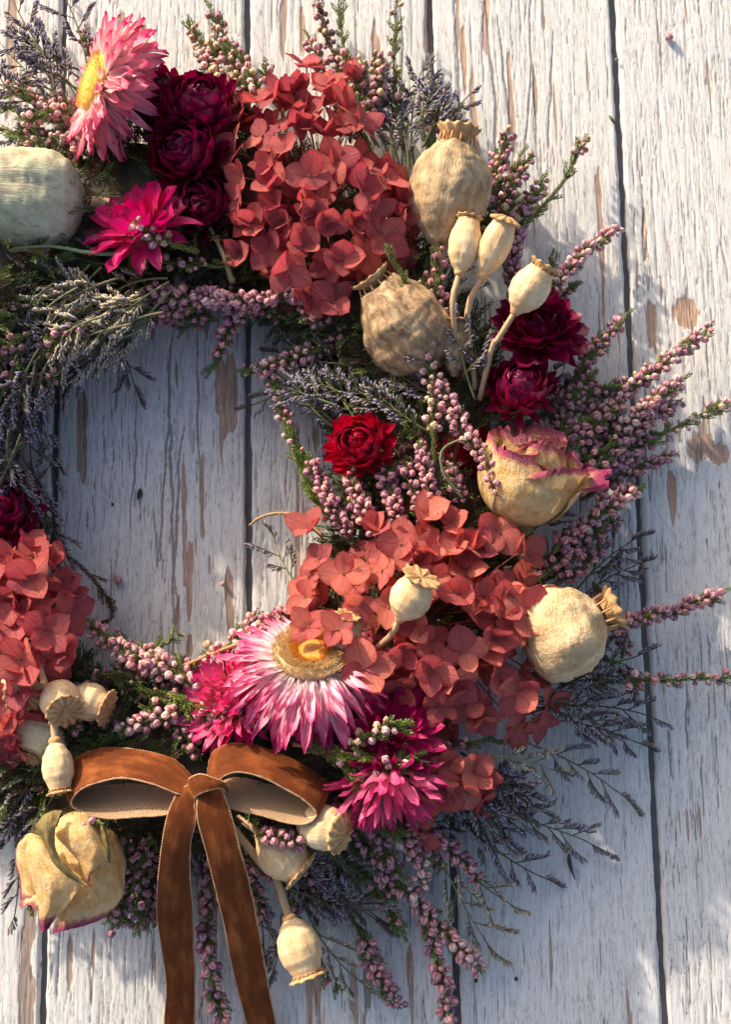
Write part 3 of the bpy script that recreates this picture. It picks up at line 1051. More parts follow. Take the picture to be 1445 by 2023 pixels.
def strawflower(label, pos, n, R, rows, group=None, disc=None, seed=0, rot=0.0, thing='strawflower', back=(0.42, 0.2, 0.12), bias=None):
    """rows: (count, inclination deg from the axis, length factor, half width, curve, material, root radius, root height)"""
    rnd = random.Random(seed * 31 + int(pos[0]))
    p = at(*pos)
    n = Vector(n).normalized()
    F = frame(n, rot=rot)
    T = Thing(thing, label, 'flower', p - n * R * 0.35, group)
    # receptacle
    mb = MB()
    tube(mb, [p - n * R * 0.75, p - n * R * 0.42, p - n * R * 0.2, p + n * R * 0.02], R * .10, R * .22, 10, back, rf=lambda u: [1, 2.2, 2.2, 1][min(3, int(u * 3.99))])
    T.mesh('receptacle', mb, M['stem'])
    for ri, (cnt, inc, lf, wd, cv, mat, r0, h0) in enumerate(rows):
        ms = straw_meshes(mat, wd, cv)
        for k in range(cnt):
            a = (k + 0.5 * (ri % 2) + rnd.uniform(-.22, .22)) * 2 * math.pi / cnt
            t = math.radians(inc + rnd.uniform(-9, 9))
            if bias and math.cos(a - bias[0]) > bias[1]:
                continue
            # petal runs along its local x, its inner face is local z
            R3 = Matrix.Rotation(a, 3, 'Z') @ Matrix.Rotation(-(math.pi / 2 - t), 3, 'Y') @ Matrix.Rotation(rnd.uniform(-.3, .3), 3, 'X')
            base = Vector((math.cos(a) * r0 * R, math.sin(a) * r0 * R, h0 * R))
            T.inst('petal', ms[rnd.randrange(4)], F @ R3, p + F @ base, R * lf / 100 * rnd.uniform(.86, 1.1))
    if disc:
        kind, dr, dh = disc
        dr *= R
        dh *= R
        mb = MB()
        prof = [(0, 1.0), (0.25, 1.02), (0.6, 0.94), (0.88, 0.72), (1.0, 0.4), (1.02, 0.02)] if kind != 'fuzzy' else [(0, 0.95), (0.4, 1.0), (0.8, 0.84), (0.88, 0.6), (0.8, 0.36), (0.86, 0.15), (0.9, 0.01)]
        seg = 40
        vs, cs = [], []
        for i, (z, r) in enumerate(prof):
            for k in range(seg):
                a = 2 * math.pi * k / seg
                vs.append(p + F @ Vector((math.cos(a) * r * dr, math.sin(a) * r * dr, z * dh + rnd.uniform(-.6, .6))))
                if kind == 'fuzzy':
                    cs.append(S(214, 186, 142) if r > 0.62 else (S(222, 158, 60) if r > 0.34 else S(196, 156, 92)))
                else:
                    cs.append(mixc(S(214, 170, 76), S(240, 212, 110), 1 - r))
        fs = []
        for i in range(len(prof) - 1):
            for k in range(seg):
                k2 = (k + 1) % seg
                fs.append((i * seg + k, i * seg + k2, (i + 1) * seg + k2, (i + 1) * seg + k))
        mb.add(vs, fs, cs)
        T.mesh('disc', mb, M['disc'])
        mb = MB()
        cnt = 5200 if kind == 'fuzzy' else 1700
        for q in range(cnt):
            rr = math.sqrt(rnd.random())
            if kind == 'fuzzy':
                rr = 0.40 + 0.6 * rnd.random() ** 0.8
            a = rnd.uniform(0, 6.28)
            z = 0.86 if rr < 0.85 else rnd.uniform(0.1, 0.8)
            z = (0.98 - 0.35 * rr ** 4 * rnd.random()) if kind != 'fuzzy' else z
            b = p + F @ Vector((math.cos(a) * rr * dr, math.sin(a) * rr * dr, z * dh - 1))
            lean = 0.9 * (rr ** 3)
            d = F @ Vector((math.cos(a) * lean + rnd.uniform(-.25, .25), math.sin(a) * lean + rnd.uniform(-.25, .25), 1)).normalized()
            L = rnd.uniform(7, 13) if kind == 'fuzzy' else rnd.uniform(1.5, 4.0) + 3 * rr ** 6
            if kind == 'fuzzy':
                c = S(226, 200, 156) if rr > 0.55 else S(230, 164, 48)
                c = mixc(c, S(190, 154, 104), rnd.random() * .5)
            else:
                c = mixc(S(238, 206, 96), S(206, 150, 60), rnd.random() * .7 + .3 * (rr > .9))
            leaf(mb, b, d, F.col[0], L, 1.5, tuple(x * .9 for x in c), tuple(min(1, x * 1.15) for x in c))
        T.mesh('bristles', mb, M['fuzz'], stuff=True)
    return T


# ------------------------------------------------------------------ poppy seed heads
def poppy(label, base, axis, Rr, H, mats, crown_r, group=None, seed=0, ribs=0, wrinkle=0.02, dent=0.0, stem_to=None, stem_r=5.0, prof=None,
          flute=10, crown_up=0.18, cs=(1, 1, 1), crown_h=0.0, stem_via=None, neck=True, crownc=1.0):
    """base: photo x,y,height of the capsule's foot; axis: direction to the crown; Rr, H in px"""
    rnd = random.Random(seed + int(base[0]))
    p = at(*base)
    F = frame(axis, rot=rnd.uniform(0, 6))
    T = Thing('poppy_seed_head', label, 'poppy head', p, group)
    prof = prof or [(0, 0.20), (0.06, 0.27), (0.14, 0.50), (0.28, 0.80), (0.45, 0.98), (0.6, 1.0), (0.75, 0.92), (0.88, 0.74), (0.96, 0.62), (1.0, 0.60)]
    seg, nr = 56, 44
    vs, fs, cc = [], [], []
    so = seed * 5.3
    for i in range(nr + 1):
        u = i / nr
        for q in range(len(prof) - 1):
            if prof[q][0] <= u <= prof[q + 1][0]:
                t = (u - prof[q][0]) / (prof[q + 1][0] - prof[q][0])
                t = t * t * (3 - 2 * t) * .5 + t * .5
                r = prof[q][1] + (prof[q + 1][1] - prof[q][1]) * t
                break
        for k in range(seg):
            a = 2 * math.pi * k / seg
            d = Vector((math.cos(a), math.sin(a), 0))
            big = mn.noise(Vector((d.x * 1.1 + so, d.y * 1.1, u * 1.6)))
            med = mn.noise(Vector((d.x * 3 + so, d.y * 3, u * 5)))
            fine = mn.noise(Vector((d.x * 9 + so, d.y * 9, u * 22)))
            rib = abs(math.sin(a * ribs / 2)) ** 0.5 if ribs else 1.0
            k_ = 1 + dent * big + wrinkle * 2.2 * med + wrinkle * 1.1 * fine + ((0.045 if Rr < 60 else 0.08) * (rib - 1) * math.sin(math.pi * u) if ribs else 0)
            vs.append(Vector((d.x * r * Rr * k_, d.y * r * Rr * k_, u * H + dent * 0.15 * H * med)))
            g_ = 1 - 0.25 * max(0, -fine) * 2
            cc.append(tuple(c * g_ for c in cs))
    for i in range(nr):
        for k in range(seg):
            k2 = (k + 1) % seg
            fs.append((i * seg + k, i * seg + k2, (i + 1) * seg + k2, (i + 1) * seg + k))
    vs += [Vector((0, 0, 0)), Vector((0, 0, H))]
    cc += [cs, cs]
    n0 = (nr + 1) * seg
    fs += [(n0, (k + 1) % seg, k) for k in range(seg)] + [(n0 + 1, nr * seg + k, nr * seg + (k + 1) % seg) for k in range(seg)]
    mb = MB()
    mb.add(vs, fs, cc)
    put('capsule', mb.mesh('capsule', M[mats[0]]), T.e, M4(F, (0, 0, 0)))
    # crown: pleated disc with scalloped rim on a short pillared collar
    mb = MB()
    cr = crown_r
    top = H + crown_h
    seg = flute * 8
    rings = [(0.0, 0.12, 0), (0.3, 0.14, 0.2), (0.62, 0.12, 0.6), (0.88, 0.10, 1.0), (1.0, 0.08, 1.0), (0.97, -0.02, 1.0), (0.6, -0.10, 0.3), (0.4, -0.2, 0)]
    vs, cc, fs = [], [], []
    for (r, z, sc_) in rings:
        for k in range(seg):
            a = 2 * math.pi * k / seg
            fl = math.cos(a * flute)
            rr = cr * r * (1 + 0.06 * sc_ * fl)
            up = crown_up * cr * (r ** 1.6) + 0.07 * cr * abs(math.cos(a * flute / 2)) ** 3 * (1 if z > 0 else 0) * (r > 0.1) + 0.06 * cr * sc_ * mn.noise(Vector((math.cos(a) * 2, math.sin(a) * 2, so)))
            vs.append(p + F @ Vector((math.cos(a) * rr, math.sin(a) * rr, top + z * cr * 0.7 + up + 1.5)))
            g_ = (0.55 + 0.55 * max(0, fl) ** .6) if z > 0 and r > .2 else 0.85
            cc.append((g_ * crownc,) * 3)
    for i in range(len(rings) - 1):
        for k in range(seg):
            k2 = (k + 1) % seg
            fs.append((i * seg + k2, i * seg + k, (i + 1) * seg + k, (i + 1) * seg + k2))
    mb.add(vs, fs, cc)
    for k in range(flute):          # the little pillars between the pores
        a = 2 * math.pi * (k + .5) / flute
        rr = prof[-1][1] * Rr * 0.97
        q0 = p + F @ Vector((math.cos(a) * rr, math.sin(a) * rr, H * 0.965))
        q1 = p + F @ Vector((math.cos(a) * cr * .82, math.sin(a) * cr * .82, top + crown_up * cr * .6))
        tube(mb, [q0, (q0 + q1) / 2, q1], cr * .05, cr * .045, 4, (.9, .9, .9))
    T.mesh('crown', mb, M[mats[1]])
    # stem
    if stem_to is not None:
        e = at(*stem_to)
        mid = p - F.col[2] * (e - p).length * 0.35
        ctl = [p + F.col[2] * 2, mid] + ([at(*stem_via)] if stem_via else []) + [e]
        pts = cat(ctl, 18)
        mb = MB()
        tube(mb, pts, stem_r, stem_r * .9, 8, (0.60, 0.42, 0.24), jit=.25,
             cf=lambda u, a: mixc((0.66, 0.48, 0.28), (0.42, 0.26, 0.15), .5 + .5 * mn.noise(Vector((u * 9, a, so)))))
        for q in range(26):
            i = rnd.randrange(3, 17)
            d = Vector((rnd.uniform(-1, 1), rnd.uniform(-1, 1), rnd.uniform(0, 1))).normalized()
            tube(mb, [pts[i], pts[i] + d * 6, pts[i] + d * 10 + Vector((1, 2, 0))], .35, .2, 3, (0.62, 0.48, 0.3))
        T.mesh('stem', mb, M['stem'])
        if neck:
            mb = MB()
            q = [p + F.col[2] * z for z in (-5, -1, 3, 7, 11)]
            tube(mb, q, stem_r * 1.25, stem_r * 1.5, 14, (0.60, 0.34, 0.15), rf=lambda u: [1, 1.28, 1.3, .95, 1.02][int(u * 4.01)])
            T.mesh('collar', mb, M['stem'])
    return T

# ------------------------------------------------------------------ the ring that carries everything
RX, RY, CX, CY = 505.0, 560.0, 345.0, 960.0


def ringp(phi, dr=0.0, z=70.0):
    c = at(CX, CY, 0)
    return Vector((c.x + (RX + dr) * math.cos(phi), c.y + (RY + dr) * math.sin(phi), z))


def wreath_base():
    rnd = random.Random(5)
    T = Thing('wreath_base', 'thick round ring of dark twigs and foliage that carries all the dried flowers', 'wreath', ringp(0, 0, 0))
    nu, nv = 220, 22
    vs, fs, cs = [], [], []
    for i in range(nu):
        ph = 2 * math.pi * i / nu
        for j in range(nv):
            a = 2 * math.pi * j / nv
            k = 1 + 0.22 * mn.noise(Vector((math.cos(ph) * 14, math.sin(ph) * 14, j * .55)))
            hz = 1 + 0.8 * max(0.0, math.cos(ph - 2.75)) ** 8  # added rise at the left, mostly out of view, shaped to shade the opening
            vs.append(ringp(ph, math.cos(a) * 128 * k, (68 + math.sin(a) * 58 * k) * hz))
            cs.append(vary((0.10, 0.075, 0.05), rnd, .4))
    for i in range(nu):
        for j in range(nv):
            i2, j2 = (i + 1) % nu, (j + 1) % nv
            fs.append((i * nv + j, i2 * nv + j, i2 * nv + j2, i * nv + j2))
    mb = MB()
    mb.add(vs, fs, cs)
    T.mesh('core', mb, M['stem'])
    for k in range(70):
        p0 = rnd.uniform(0, 6.28)
        ln = rnd.uniform(.5, 1.3)
        a0 = rnd.uniform(0, 6.28)
        tw = rnd.uniform(-1.5, 1.5)
        pts = []
        for i in range(22):
            u = i / 21
            a = a0 + tw * u
            R_ = rnd.uniform(.98, 1.02) * (1 + 0.1 * math.sin(u * 9 + k))
            pts.append(ringp(p0 + ln * u, math.cos(a) * 132 * R_, max(8, 70 + math.sin(a) * 66 * R_) * (1 + 0.8 * max(0.0, math.cos(p0 + ln * u - 2.75)) ** 8)))  # twigs follow the rise added to shade the opening
        mb = MB()
        tube(mb, pts, rnd.uniform(2, 4), 1.5, 5, vary((0.16, 0.10, 0.06), rnd, .4), jit=.3)
        T.mesh('twig', mb, M['stem'])
    # loose dark foliage all round
    mb = MB()
    for k in range(4200):
        ph = rnd.uniform(0, 6.28)
        a = rnd.uniform(-.35, math.pi + .35)
        rr = rnd.uniform(.9, 1.12)
        p = ringp(ph, math.cos(a) * 138 * rr, max(6, 68 + math.sin(a) * 70 * rr) * (1 + 0.8 * max(0.0, math.cos(ph - 2.75)) ** 8))  # foliage lifted along the same added rise that keeps sun off the opening
        out = Vector((math.cos(ph), math.sin(ph), 0))
        tan = Vector((-math.sin(ph), math.cos(ph), 0)) * (1 if math.cos(ph) > -.2 else -1)
        d = (out * math.cos(a) * .9 + tan * rnd.uniform(-.3, 1.0) + Vector((0, 0, math.sin(a) * .45 + rnd.uniform(-.3, .3)))).normalized()
        if p.z < 25:
            d.z = abs(d.z)
        ln = rnd.uniform(28, 70)
        q = [p + d * ln * s for s in (0, .33, .66, 1)]
        cc = rnd.choice([GREEN['d'], GREEN['d'], GREEN['g'], GREEN['b']])
        leafy(mb, q, rnd, cc, 5.2, 11, 3.8)
    T.mesh('foliage', mb, M['leaf'], stuff=True)


wreath_base()

# ------------------------------------------------------------------ heather, drawn sprig by sprig
H_ = heather
k0 = dict
top = [
    ((500, 230, 150), (372, 40, 40), 'heather sprig leaning left above the coral hydrangea, with brown bells', k0(bend=.04, s0=.3, s1=.9, dens=1.5, tints=(0, 3, 3, 2), size=1.05)),
    ((490, 200, 140), (398, -10, 40), 'heather sprig with a bright green tip crossing the top edge above the hydrangea', k0(s0=.35, s1=.8, dens=.9, bend=-.03)),
    ((560, 230, 120), (526, 118, 70), 'short heather tuft peeping out between the two highest hydrangea petals', k0(s0=.5, s1=.95, green='g')),
    ((735, 300, 150), (602, 62, 60), 'pink heather sprig with a dark green tip right of the highest hydrangea petal', k0(s0=.15, s1=.9, dens=1.9, bend=.02, size=1.05)),
    ((728, 250, 120), (630, -6, 40), 'thin heather sprig with dark withered bells reaching the top edge', k0(s0=.4, s1=1, tints=(4, 4, 3), dens=.8, green='b')),
    ((745, 290, 130), (672, -10, 50), 'leafy green heather shoot crossing the top edge right of the dark sprig', k0(s0=.1, s1=.6, dens=1.3, shoots=1.6, leaf0=.3)),
    ((812, 330, 120), (790, -8, 50), 'tall slim heather shoot with scattered buds reaching the top edge', k0(s0=.3, s1=1, dens=.35, shoots=.7, tints=(0, 3, 2))),
    ((845, 330, 110), (884, 178, 60), 'heather sprig with pink buds rising behind the big brown poppy crown', k0(s0=.4, s1=.98, dens=.9, tints=(2, 0))),
    ((860, 350, 100), (918, 210, 50), 'thin heather sprig ending just above the scalloped crown of the big poppy', k0(s0=.4, s1=1, dens=.7, tints=(2, 0))),
    ((960, 470, 110), (978, 305, 50), 'mauve heather sprig rising right beside the big brown poppy head', k0(s0=.1, s1=1, dens=1.5)),
    ((985, 480, 110), (1040, 290, 60), 'heather sprig with a green tip right of the big brown poppy head', k0(s0=.2, s1=.8, dens=1.4, tints=(2, 0, 3))),
    ((990, 490, 100), (1160, 266, 45), 'long heather sprig curving to the upper right with buds only at its tip', k0(bend=-.06, s0=.78, s1=.98, dens=1.1, shoots=.9, lift=14)),
    ((985, 500, 90), (1078, 345, 50), 'brownish heather sprig tucked under the long curved one', k0(s0=.2, s1=.95, dens=1.2, tints=(3, 2, 0), bend=-.05)),
    ((1010, 620, 110), (1052, 372, 70), 'dense lilac heather spike standing right of the pair of small poppy heads', k0(s0=.2, s1=1, dens=2.4, tints=(1, 1, 0))),
    ((1040, 640, 100), (1012, 420, 60), 'heather sprig half hidden behind the right one of the paired poppy heads', k0(s0=.2, s1=1, dens=1.4, tints=(4, 0, 1))),
    ((1075, 650, 90), (1222, 452, 45), 'arching sprig of rosy heather bells bending toward the dark board joint', k0(bend=.10, s0=.25, s1=1, dens=2.0, tints=(2, 2, 0), lift=16)),
    ((1085, 660, 90), (1098, 492, 50), 'bare green heather shoot left of the arching rosy sprig', k0(s0=.1, s1=.3, dens=.4, shoots=1.6)),
    ((1060, 640, 80), (1140, 560, 50), 'short dark heather sprig under the arching rosy sprig', k0(s0=.1, s1=.9, dens=1.3, tints=(4, 0))),
]
right = [
    ((1110, 790, 100), (1252, 612, 50), 'heather sprig with a yellow green tip reaching over the dark board joint', k0(s0=.45, s1=.85, dens=1.6, tints=(1, 0), bend=.03)),
    ((1110, 850, 100), (1190, 660, 60), 'upright lilac heather spike right of the upper crimson strawflower', k0(s0=.1, s1=1, dens=1.8, tints=(1, 4))),
    ((1130, 860, 110), (1408, 640, 60), 'longest slim heather spike, pointing up right toward the frame edge', k0(s0=.3, s1=1, dens=1.9, tints=(2, 0, 1), bend=-.01)),
    ((1150, 900, 130), (1290, 725, 70), 'brown green heather shoot under the longest slim spike', k0(s0=.5, s1=1, dens=1.0, tints=(3, 4))),
    ((1170, 930, 130), (1365, 738, 80), 'bushy pink heather spike with a fresh green tip near the right side', k0(s0=.25, s1=.9, dens=2.3, tints=(0, 2, 0))),
    ((1160, 950, 120), (1350, 790, 70), 'thick mauve heather spike just below the bushy pink one', k0(s0=.15, s1=1, dens=2.3, tints=(1, 4, 0))),
    ((1150, 960, 90), (1470, 785, 40), 'long heather branch with few peach bells running off the right edge', k0(s0=.5, s1=1, dens=.9, tints=(2, 3, 2), bend=.03, shoots=1.3)),
    ((1150, 990, 80), (1340, 900, 40), 'shaded heather spike pointing right over reddish worn paint', k0(s0=.2, s1=.95, dens=1.9, tints=(4, 0, 1))),
    ((1150, 970, 110), (1310, 860, 60), 'mauve heather spike in the middle of the right hand bunch', k0(s0=.1, s1=.95, dens=2.0, tints=(1, 0))),
    ((1090, 1095, 150), (1275, 958, 80), 'bright pink heather spike below the upper dried rose with yellow green tip', k0(s0=.1, s1=.88, dens=2.2, tints=(0, 2, 0), bend=.03, size=1.08)),
    ((1085, 1110, 110), (1230, 1030, 70), 'short heather sprig of purple bells under the bright pink spike', k0(s0=.1, s1=1, dens=1.3, tints=(4, 1))),
    ((1190, 1010, 120), (1200, 830, 80), 'row of single pink bells hanging down right of the upper dried rose', k0(s0=.1, s1=1, dens=1.2, shoots=.4)),
    ((1120, 900, 140), (1120, 770, 100), 'heather sprig with grey pink bells between the crimson strawflower and the upper rose', k0(s0=.0, s1=1, dens=1.7, tints=(4, 0))),
    ((1200, 1240, 90), (1448, 1160, 40), 'curved heather sprig right of the cream poppy head, green tip at the edge', k0(s0=.05, s1=.88, dens=2.2, tints=(1, 0, 4), bend=-.03)),
    ((1150, 1345, 90), (1480, 1335, 50), 'straight heather shoot with spaced bells running off right below the cream poppy', k0(s0=.25, s1=1, dens=.75, tints=(0, 2), bend=-.01, shoots=.7)),
    ((1190, 1300, 80), (1262, 1375, 40), 'tiny heather tuft hanging beneath the straight shoot', k0(s0=.4, s1=1, dens=1.4, tints=(1, 4))),
    ((1170, 1150, 80), (1240, 1290, 30), 'mauve heather sprig behind the star shaped crown of the cream poppy head', k0(s0=.1, s1=1, dens=1.6, tints=(1, 0, 4))),
]
inner = [
    ((655, 1020, 130), (478, 738, 60), 'slender heather sprig curving into the opening, pink bells in a row at its tip', k0(s0=.45, s1=.98, dens=.95, tints=(2, 0), green='y', bend=0,
        curl=[(660, 1025, 130), (610, 940, 110), (575, 850, 95), (548, 770, 90), (520, 735, 85), (470, 732, 80)])),
    ((650, 1000, 130), (535, 735, 70), 'second slender heather sprig inside the ring with spaced single bells', k0(s0=.4, s1=1, dens=.7, tints=(2, 0), bend=.05)),
    ((640, 690, 120), (478, 745, 80), 'light pink heather bells ending in a green tip over the joint in the opening', k0(s0=.15, s1=.85, dens=1.7, tints=(2, 0), bend=-.02, size=1.1)),
    ((690, 640, 120), (600, 720, 80), 'heather sprig drooping left of the mottled poppy head', k0(s0=.0, s1=1, dens=1.8, tints=(0, 1))),
    ((860, 750, 200), (766, 482, 240), 'green tipped heather sprig standing in front of the mottled poppy head', k0(s0=.1, s1=.6, dens=1.0, tints=(0, 1), bend=-.02, shoots=1.0)),
    ((855, 930, 190), (838, 700, 200), 'upright heather sprig of pink and tan bells in the middle of the right limb', k0(s0=.3, s1=.9, dens=1.4, tints=(2, 3, 0), bend=-.04, shoots=.4)),
    ((970, 920, 190), (860, 740, 200), 'thick pink heather spike slanting down toward the upper dried rose', k0(s0=.0, s1=1, dens=2.5, tints=(0, 2, 0), shoots=.4, size=1.05)),
    ((870, 1010, 180), (830, 870, 190), 'heather spike of small pink bells directly right of the red strawflower', k0(s0=.0, s1=1, dens=2.4, tints=(0, 1), shoots=.4)),
    ((700, 1060, 150), (612, 900, 140), 'fat pink heather spike lying below the red strawflower on its left', k0(s0=.05, s1=.95, dens=2.6, tints=(1, 0))),
    ((745, 1050, 165), (690, 930, 160), 'fat pink heather spike right beneath the red strawflower', k0(s0=.0, s1=1, dens=2.6, tints=(1, 0))),
    ((800, 1050, 170), (760, 925, 170), 'pink heather spike above the lower hydrangea, left of its highest floret', k0(s0=.0, s1=1, dens=2.6, tints=(0, 1))),
    ((850, 1030, 170), (800, 920, 180), 'heather spike of lilac bells touching the highest floret of the lower hydrangea', k0(s0=.0, s1=1, dens=2.2, tints=(1, 0))),
    ((920, 990, 175), (885, 920, 185), 'short lilac heather spike left of the upper dried rose', k0(s0=.0, s1=1, dens=2.2, tints=(1, 4))),
    ((990, 985, 235), (962, 885, 238), 'small heather spike lying across the front of the upper dried rose', k0(s0=.1, s1=1, dens=1.5, tints=(1, 0), shoots=.2, leaf0=.0)),
    ((660, 1040, 120), (600, 900, 100), 'leafy green heather branch at the inner rim left of the red strawflower', k0(s0=.1, s1=.3, dens=.3, shoots=3.5, green='g')),
    ((640, 1010, 120), (572, 840, 100), 'pale green feathery heather branch nearest the ring opening', k0(s0=.1, s1=.2, dens=.2, shoots=3.2, green='y')),
    ((880, 640, 170), (866, 476, 190), 'purple heather sprig just left of the paired small poppy heads', k0(s0=.3, s1=1, dens=1.0, tints=(4, 1))),
    ((905, 640, 170), (838, 545, 180), 'row of purple heather bells under the big brown poppy stem', k0(s0=.1, s1=1, dens=1.4, tints=(4, 1))),
    ((560, 590, 150), (296, 576, 150), 'light pink row of heather bells lying level beneath the magenta strawflower', k0(s0=.35, s1=1, dens=1.8, tints=(0, 1, 2), size=1.12, shoots=.5)),
    ((590, 580, 160), (385, 590, 145), 'lower row of pink heather bells under the coral hydrangea', k0(s0=.0, s1=.95, dens=2.0, tints=(0, 1), size=1.1, shoots=.5)),
    ((470, 580, 130), (408, 745, 60), 'heather sprig hanging down into the ring opening with a dark green tip', k0(s0=.1, s1=.8, dens=1.5, tints=(1, 0), size=1.05)),
    ((500, 600, 130), (440, 660, 90), 'short heather sprig beside the one hanging into the opening', k0(s0=.0, s1=1, dens=1.8, tints=(4, 1))),
    ((420, 630, 90), (345, 650, 60), 'small shaded heather sprig at the upper rim of the opening', k0(s0=.4, s1=1, dens=1.2, tints=(4,))),
    ((640, 640, 140), (560, 560, 150), 'heather bells squeezed between the coral hydrangea and the ring opening', k0(s0=.0, s1=1, dens=2.0, tints=(0, 1))),
    ((395, 500, 200), (262, 440, 225), 'small sprig of cream heather bells lying on the magenta strawflower', k0(s0=.45, s1=1, dens=1.6, tints=(2, 3, 2), bend=.06, shoots=.3, green='y')),
    ((250, 490, 150), (270, 600, 130), 'yellow green heather tip with three pink bells beneath the magenta strawflower', k0(s0=.4, s1=.9, dens=.6, green='y', shoots=1)),
    ((480, 520, 140), (250, 505, 140), 'brown heather twig with dry cream bells under the magenta strawflower', k0(s0=.3, s1=.9, dens=.8, tints=(3, 3, 2))),
]
left = [
    ((260, 320, 120), (100, 225, 90), 'rosy heather sprig between the pale pink strawflower and the green poppy head', k0(s0=.2, s1=.9, dens=1.6, tints=(2, 0), bend=.04)),
    ((210, 330, 110), (0, 250, 70), 'green tipped heather sprig pointing left above the green poppy head', k0(s0=.2, s1=.7, dens=1.2, tints=(2, 0), green='y')),
    ((170, 250, 110), (105, 175, 90), 'three rosy bells on a short twig left of the pale pink strawflower', k0(s0=.3, s1=1, dens=1.4, tints=(2,))),
    ((230, 150, 90), (160, 62, 60), 'dark heather buds above the yellow disc of the pale pink strawflower', k0(s0=.5, s1=1, dens=1.5, tints=(4, 1))),
    ((120, 240, 100), (-5, 205, 60), 'leafy green heather shoot at the left edge above the green poppy head', k0(s0=.1, s1=.2, dens=.3, shoots=2)),
    ((260, 345, 100), (160, 352, 90), 'greyish heather twig behind the stalk of the green poppy head', k0(s0=.3, s1=.6, dens=.6, tints=(4,), green='g')),
    ((120, 560, 120), (-10, 610, 110), 'heather sprig with faded pink bells at the left edge among sea lavender', k0(s0=.2, s1=.9, dens=1.2, tints=(2, 3))),
    ((140, 600, 120), (20, 730, 130), 'mauve heather sprig slanting down left over the sea lavender', k0(s0=.1, s1=.9, dens=1.5, tints=(0, 1))),
    ((120, 700, 110), (30, 800, 120), 'heather sprig with two opened bells at the left edge beneath the sea lavender', k0(s0=.2, s1=1, dens=.9, tints=(3, 0))),
    ((110, 480, 140), (40, 560, 140), 'heather sprig beneath the stalk of the green poppy head', k0(s0=.2, s1=1, dens=1.2, tints=(2, 4))),
    ((90, 1060, 60), (190, 1225, 20), 'dry brown heather twig curling onto the boards inside the ring', k0(s0=.1, s1=.2, dens=.2, green='b', shoots=.5, tints=(4,),
        curl=[(60, 1010, 80), (110, 1075, 60), (170, 1130, 40), (210, 1180, 30), (222, 1215, 25), (200, 1232, 25), (165, 1222, 30)])),
]
